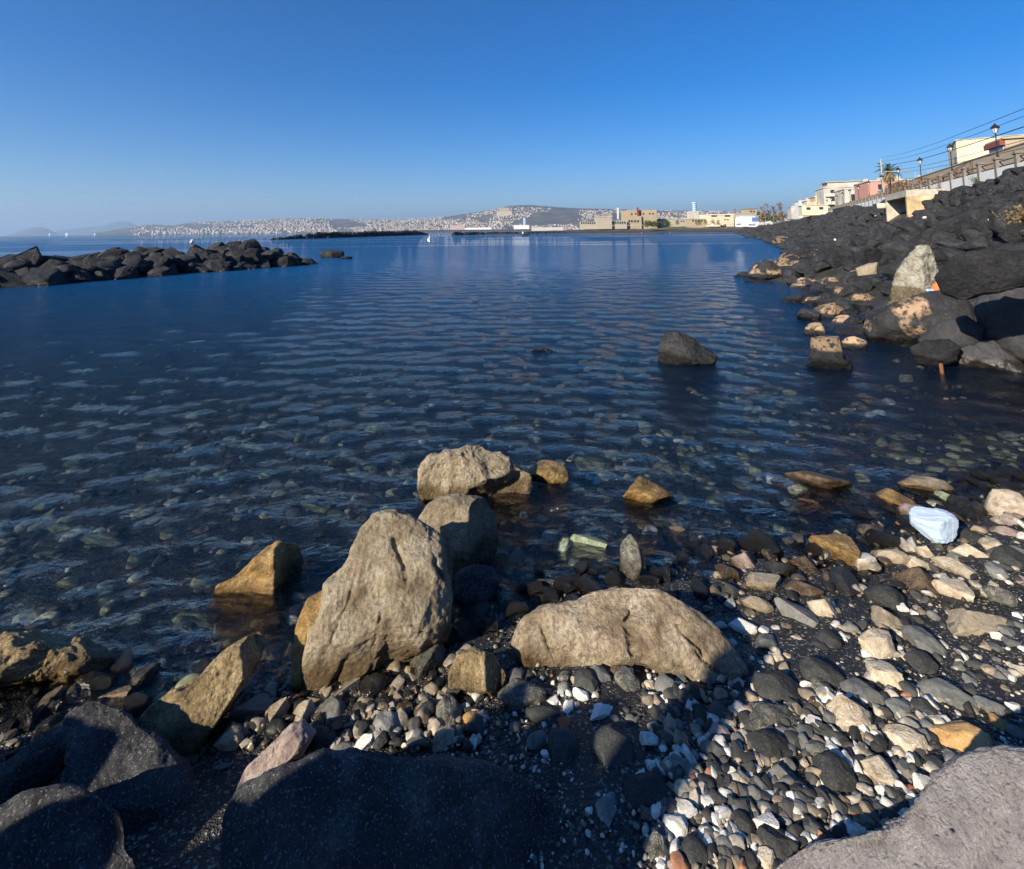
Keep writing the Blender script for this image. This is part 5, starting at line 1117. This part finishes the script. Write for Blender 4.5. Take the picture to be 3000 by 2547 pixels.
# city buildings: the 290 that show largest one by one, the rest as one mass
CMAT = [plain('city_cream', (.45, .38, .30), .9, .02, .05), plain('city_white', (.52, .49, .45), .9, .02, .05), plain('city_tan', (.38, .31, .24), .9, .02, .05), plain('city_pink', (.46, .34, .28), .9, .02, .05), plain('city_grey', (.24, .24, .26), .9, .02, .05)]
mbx = []
for k, mt in enumerate(CMAT):
    m = MB(); m.box((-.5, -.5, -.6), (.5, .5, 1)); m.box((-.3, -.3, 1.001), (.1, .2, 1.14)); mbx.append(m.mesh('city_building', mt))
rc = np.random.default_rng(5); CB = []
for i in range(11000):
    px = rc.uniform(385, 2330)
    dens = np.interp(px, [400, 560, 800, 1000, 1300, 1500, 1700, 2100, 2330], [.15, .5, .9, 1, 1.1, 1.1, 1.1, .7, .5])
    if rc.random() > dens: continue
    f = rc.random()**1.25*.98
    if 1480 < px < 1800 and f > .8 and rc.random() < .93: continue
    if fbm(np.array([[px*.012, f*4, 0]]), 3, 3)[0] < -.22+.12*(px < 1100)*(f > .3): continue
    if px < 560 and f > .5 and rc.random() < .7: continue
    p = city_pt(px, f); s = shore_d(px)/1500
    w, h = s*rc.uniform(1.8, 6.0), s*rc.uniform(1.4, 4.4)*(1.15 if f < .15 else 1)
    CB.append((w*h/(1+.55*f)**2, px, f, p, w, h, rc.uniform(-.5, .5), int(rc.choice(5, p=[.36, .22, .22, .12, .08]))))
CB.sort(key=lambda q: -q[0])
CN = ['cream', 'white', 'tan', 'pinkish', 'grey']
for i, (_, px, f, p, w, h, rz, mi) in enumerate(CB[:285]):
    o = obj('city_building', mbx[mi], loc=p, rot=(0, 0, rz), scale=(w, w*.8, h))
    zn = 'on the waterfront' if f < .1 else 'low on the slope' if f < .35 else 'halfway up the slope' if f < .65 else 'near the ridge'
    ps = next(l for x_, l in ((560, 'above the left breakwater crest'), (700, 'left of the left breakwater tip'), (800, 'above the left breakwater tip'), (930, 'over the middle breakwater, left part'), (1060, 'over the middle breakwater centre'), (1160, 'over the middle breakwater, right part'), (1250, 'above the middle breakwater end'), (1310, 'left of the pinkish warehouse'), (1370, 'above the pinkish warehouse'), (1430, 'above the long ferry'), (1500, 'below the fortress'), (1560, 'beside the slim tower'), (1620, 'above the harbour sheds'), (1700, 'above the left arcade'), (1760, 'above the cream shed'), (1840, 'left of the large tan building'), (2030, 'left of the water tower'), (9999, 'right of the water tower')) if px < x_)
    tag(o, f'{"broad" if w > h*1.5 else "tall" if h > w else "square"} {CN[mi]} city building {zn}, {ps}', 'building', 'buildings of the city across the bay')
V, F, n = [], [], 0; cols_ = []
base = np.array([(x, y, z) for z in (-.6, 1) for x, y in ((-.5, -.5), (.5, -.5), (.5, .5), (-.5, .5))]); bf = np.array([(3, 2, 1, 0), (4, 5, 6, 7), (0, 1, 5, 4), (1, 2, 6, 5), (2, 3, 7, 6), (3, 0, 4, 7)])
for (_, px, f, p, w, h, rz, mi) in CB[285:]:
    v = base*np.array([w, w*.8, h]); c, s = math.cos(rz), math.sin(rz); v = np.stack([v[:, 0]*c-v[:, 1]*s, v[:, 0]*s+v[:, 1]*c, v[:, 2]], 1)+p
    V.append(v); F.append(bf+n); n += 8
N = NT('city_walls'); g = N.n('ShaderNodeNewGeometry')
N.bsdf(N.ramp(g.outputs['Random Per Island'], [(0, (.45, .38, .30)), (.30, (.54, .51, .47)), (.45, (.38, .31, .24)), (.65, (.46, .34, .28)), (.8, (.2, .2, .22))], 'CONSTANT'), .9)
tag(obj('city_mass', mesh_np('city_mass', np.vstack(V), np.vstack(F), N.m, False)), 'thousands of small pale buildings covering the hillside across the bay', 'city', kind='stuff')
print('city', len(CB))
def far_box(x0, x1, y0, y1, dist, mat, label, name, cat, dep=60):
    px = (x0+x1)/2; a = ray(x0, y1); b = ray(x1, y0); a = CAM+a*(dist/a[1]); b = CAM+b*(dist/b[1])
    return tag(MB().box((0, 0, min(-a[2], -2)), (b[0]-a[0], dep, b[2]-a[2])).put(name, mat if not isinstance(mat, str) else M[mat], loc=a), label, cat)
M['harbour'] = plain('dark_harbour_wall', (.05, .05, .055), .9, .05)
far_box(1162, 1560, 671.5, 675, 3400, 'harbour', 'long dark harbour wall low on the water before the city', 'harbour_wall', 'harbour wall')
far_box(1533, 1539, 638, 664, 4300, 'ltblue', 'slim pale high rise tower standing above the harbour', 'high_rise', 'tower block', 30)
far_box(1505, 1550, 660, 668, 3600, 'white', 'white cruise ship moored behind the dark harbour wall', 'cruise_ship', 'ship', 30)
far_box(1362, 1440, 667, 671, 3800, 'white', 'long white ferry moored left of the cruise ship', 'ferry', 'ship', 30)
far_box(1558, 1650, 666, 671, 3300, CMAT[1], 'row of white harbour sheds right of the cruise ship', 'harbour_shed', 'shed', 60)
far_box(1318, 1362, 660, 671, 3900, CMAT[3], 'long pinkish harbour warehouse at the left of the ferry', 'warehouse', 'warehouse', 80)
cs = far_box(1462, 1492, 609, 622, 6000, CMAT[2], 'big tan fortress on top of the castle hill', 'castle', 'castle', 60)
far_box(1455, 1500, 619, 625, 5900, CMAT[0], 'long cream terrace wall below the fortress', 'castle_wall', 'wall', 60)
for (x, l) in ((145, 'tiny white sail boat left of the larger ship on the horizon'), (195, 'white ship on the horizon left of the city headland'), (277, 'small white vessel just off the city headland')):
    w = 7 if x == 195 else 4; far_box(x-w/2, x+w/2, 684-(.5 if w == 7 else 0), 690.5-.01*x, 9000, 'white', l, 'ship', 'ship', 12)
# ------------------------------------------------------------------ gulls and litter
def gull(p, s, label, fly=False, rz=0.):
    r = empty('seagull', p, rz, label=label, cat='seagull'); v, f = ico(3)
    b = v*np.array([.5, .19, .19])*s; b[:, 2] += .06*s*(v[:, 0])
    obj('body', mesh_np('body', b+[0, 0, .2*s], f, M['white']), r)
    h = v*np.array([.13, .11, .12])*s+np.array([.45*s, 0, .42*s]); obj('head', mesh_np('head', h, f, M['white']), r)
    m = MB(); m.tube((.55*s, 0, .42*s), (.75*s, 0, .38*s), .03*s, .005, 5); m.put('beak', M['O'], r)
    for sd in (-1, 1):
        m = MB()
        pts = [(.2, .1, .25), (-.2, .1, .25), (-.15, .6, .55), (.15, .55, .55), (-.35, 1.25, .75)] if fly else [(.25, .17, .32), (-.6, .1, .22), (-.2, .2, .1), (.2, .2, .12), (-.75, .04, .2)]
        vs = [m.bm.verts.new((x*s, y*s*sd, z*s)) for x, y, z in pts]
        m.bm.faces.new((vs[0], vs[1], vs[2], vs[3])); m.bm.faces.new((vs[3], vs[2], vs[4]))
        m.put('wing', M['offwhite'], r)
    if not fly:
        for sd in (-1, 1): m = MB(); m.tube((0, .06*s*sd, 0), (0, .06*s*sd, -.25*s), .02*s, n=4); m.put('leg', M['O'], r)
    return r
g = onz(1253, 745); gull((g[0], g[1], EYE-.9+.05), .55, 'white gull flying low over the water with raised wings', True, 1.9).rotation_euler = (1.0, -.4, 2.2)
p = aty(561, 716, 28.5); gull(p, .5, 'white gull perched on the crest of the left breakwater', False, 2.)
for (x, y, l) in ((1835, 790, 'gull afloat alone in mid bay, nearest of the floating ones'), (1880, 684, 'floating gull off the large tan building'), (1950, 686, 'floating gull left of the water tower, off the beach'), (1512, 690, 'floating gull left of the motorboat'), (1962, 683, 'floating gull closest to the far beach')):
    g = onz(x, y); s = g[1]*4.5/1500*.8; gull((g[0], g[1], 0), min(s, 1.), l, False, 1.)
# crumpled bag
G = on_ground(2757, 1605); v, f = ico(6); v = v.copy(); mpp = ((G-CAM)@FW)/1500
w = np.sign(v)*np.abs(v)**.62; w = w/np.abs(w).max(0)
w[:, 0] *= 1+.12*w[:, 2]; w[:, 2] += .32*np.maximum(w[:, 0]-.0, 0)
w = w+vnormals(w, f)*(.10*fbm(w*1.5+4, 5, 4, ridge=True))[:, None]+vnormals(w, f)*(.045*fbm(w*np.array([6, 2, 2])+4, 9, 3, ridge=True))[:, None]
for k_ in range(7):
    n_ = np.random.default_rng(k_+3).normal(size=3); n_ /= np.linalg.norm(n_); e = np.maximum(w@n_-.86, 0); w = w-e[:, None]*n_*.95
N = NT('pale_blue_plastic'); b = N.bsdf((.42, .52, .64), .4); b.inputs['Transmission Weight'].default_value = .0; b.inputs['Subsurface Weight'].default_value = .2; b.inputs['Subsurface Radius'].default_value = (.02, .02, .02)
w = w+vnormals(w, f)*(.05*fbm(w*1.8+9, 15, 3, ridge=True))[:, None]+vnormals(w, f)*(.012*fbm(w*7, 25, 3, ridge=True))[:, None]
o = obj('plastic_bag', mesh_np('plastic_bag', w*np.array([51, 38, 38])*mpp, f, N.m), loc=(G[0], G[1]+.05, G[2]+.10), rot=(.1, .12, -.35)); tag(o, 'crumpled pale blue plastic bag lying on the stones at the water\'s edge', 'plastic bag')
# rag and pole among the rocks on the right
M['rag'] = plain('orange_rag', (.62, .16, .06), .8); M['poleo'] = plain('rusty_orange_pole', (.16, .075, .03), .7)
p = aty(2752, 845, 9.4); v, f = ico(3); w = v*np.array([.12, .08, .26])*(1+.35*fbm(v*3, 3, 2))[:, None]
tag(obj('orange_rag', mesh_np('orange_rag', w, f, M['rag']), loc=p, rot=(.3, .5, .2)), 'bright orange rag caught right of the tall whitish boulder', 'rag')
p = aty(2775, 815, 9.6); m = MB(); m.tube((0, 0, -.12), (.06, 0, .12), .03, .045, 6); m.tube((.05, 0, .1), (.14, 0, .0), .02, n=5); tag(m.put('white_bottle', M['white'], loc=p), 'small white plastic bottle above the orange rag', 'bottle')
p = aty(2725, 852, 9.2); m = MB(); m.box((-.07, -.03, -.02), (.06, .03, .03)); tag(m.put('blue_scrap', M['ltblue'], loc=p, bevel=.02), 'scrap of pale blue plastic left of the orange rag', 'litter')
p = onz(2762, 1095); m = MB(); m.tube((p[0], p[1], -.12), (p[0], p[1]+.02, .13), .024, n=8); tag(m.put('orange_post', M['poleo']), 'short rusty orange post sticking out of the water near the right edge', 'post')
# light coloured scraps between the rocks
for k, (x, y, w, l) in enumerate([(2470, 622, 9, 'leftmost white scrap on the bank'), (2410, 640, 12, 'long white scrap low on the far bank'), (2557, 605, 10, 'white scrap left of the culvert'), (2558, 645, 8, 'white scrap below the cream drum'), (2680, 684, 6, 'small white scrap below the culvert'), (2860, 700, 12, 'thin white scrap on the bank at right'), (2425, 745, 8, 'yellowish scrap above the seaward tip')]):
    G = on_ground(x, y); mpp = ((G-CAM)@FW)/1500; m = MB(); m.box((-w*mpp*.35, -.06, -.03), (w*mpp*.35, .06, .05)); tag(m.put('white_scrap', M['white'], loc=(G[0], G[1]-.5, G[2]+.55), bevel=.03, rot=(.3, .2, k)), l, 'litter')
# weeds on the upper bank
def weed(px, py, sz, mat, label, n=500):
    G = on_ground(px, py); r = np.random.default_rng(int(px)); k = n
    c = r.normal(size=(k, 3))*np.array([sz, sz*.6, sz*.4])*.5; s = .035 if sz < .6 else .06
    v = np.concatenate([c, c+r.normal(size=(k, 3))*s, c+r.normal(size=(k, 3))*s]); f = np.stack([np.arange(k), np.arange(k)+k, np.arange(k)+2*k], 1)
    tag(obj('weeds', mesh_np('weeds', v, f, M[mat], False), loc=(G[0], G[1]-.4, G[2]+.75)), label, 'weeds')
weed(2905, 522, 1.0, 'green', 'patch of green weeds below the nearest pillars on the upper bank')
weed(2860, 552, .8, 'green', 'smaller patch of weeds lower on the upper bank')
weed(2990, 720, .5, 'ochreveg', 'brown dry bush on the lava boulders at the right edge', 1500)
# ------------------------------------------------------------------ air
hz = MB().box((-45000, -3000, -14), (45000, 46000, 1100))
N = NT('haze'); pv = N.n('ShaderNodeVolumePrincipled'); pv.inputs['Color'].default_value = (.50, .72, 1., 1); pv.inputs['Density'].default_value = 6e-5; pv.inputs['Anisotropy'].default_value = .2
N.l(pv.outputs[0], N.out.inputs['Volume'])
HAZE = tag(hz.put('haze', N.m), kind='stuff')
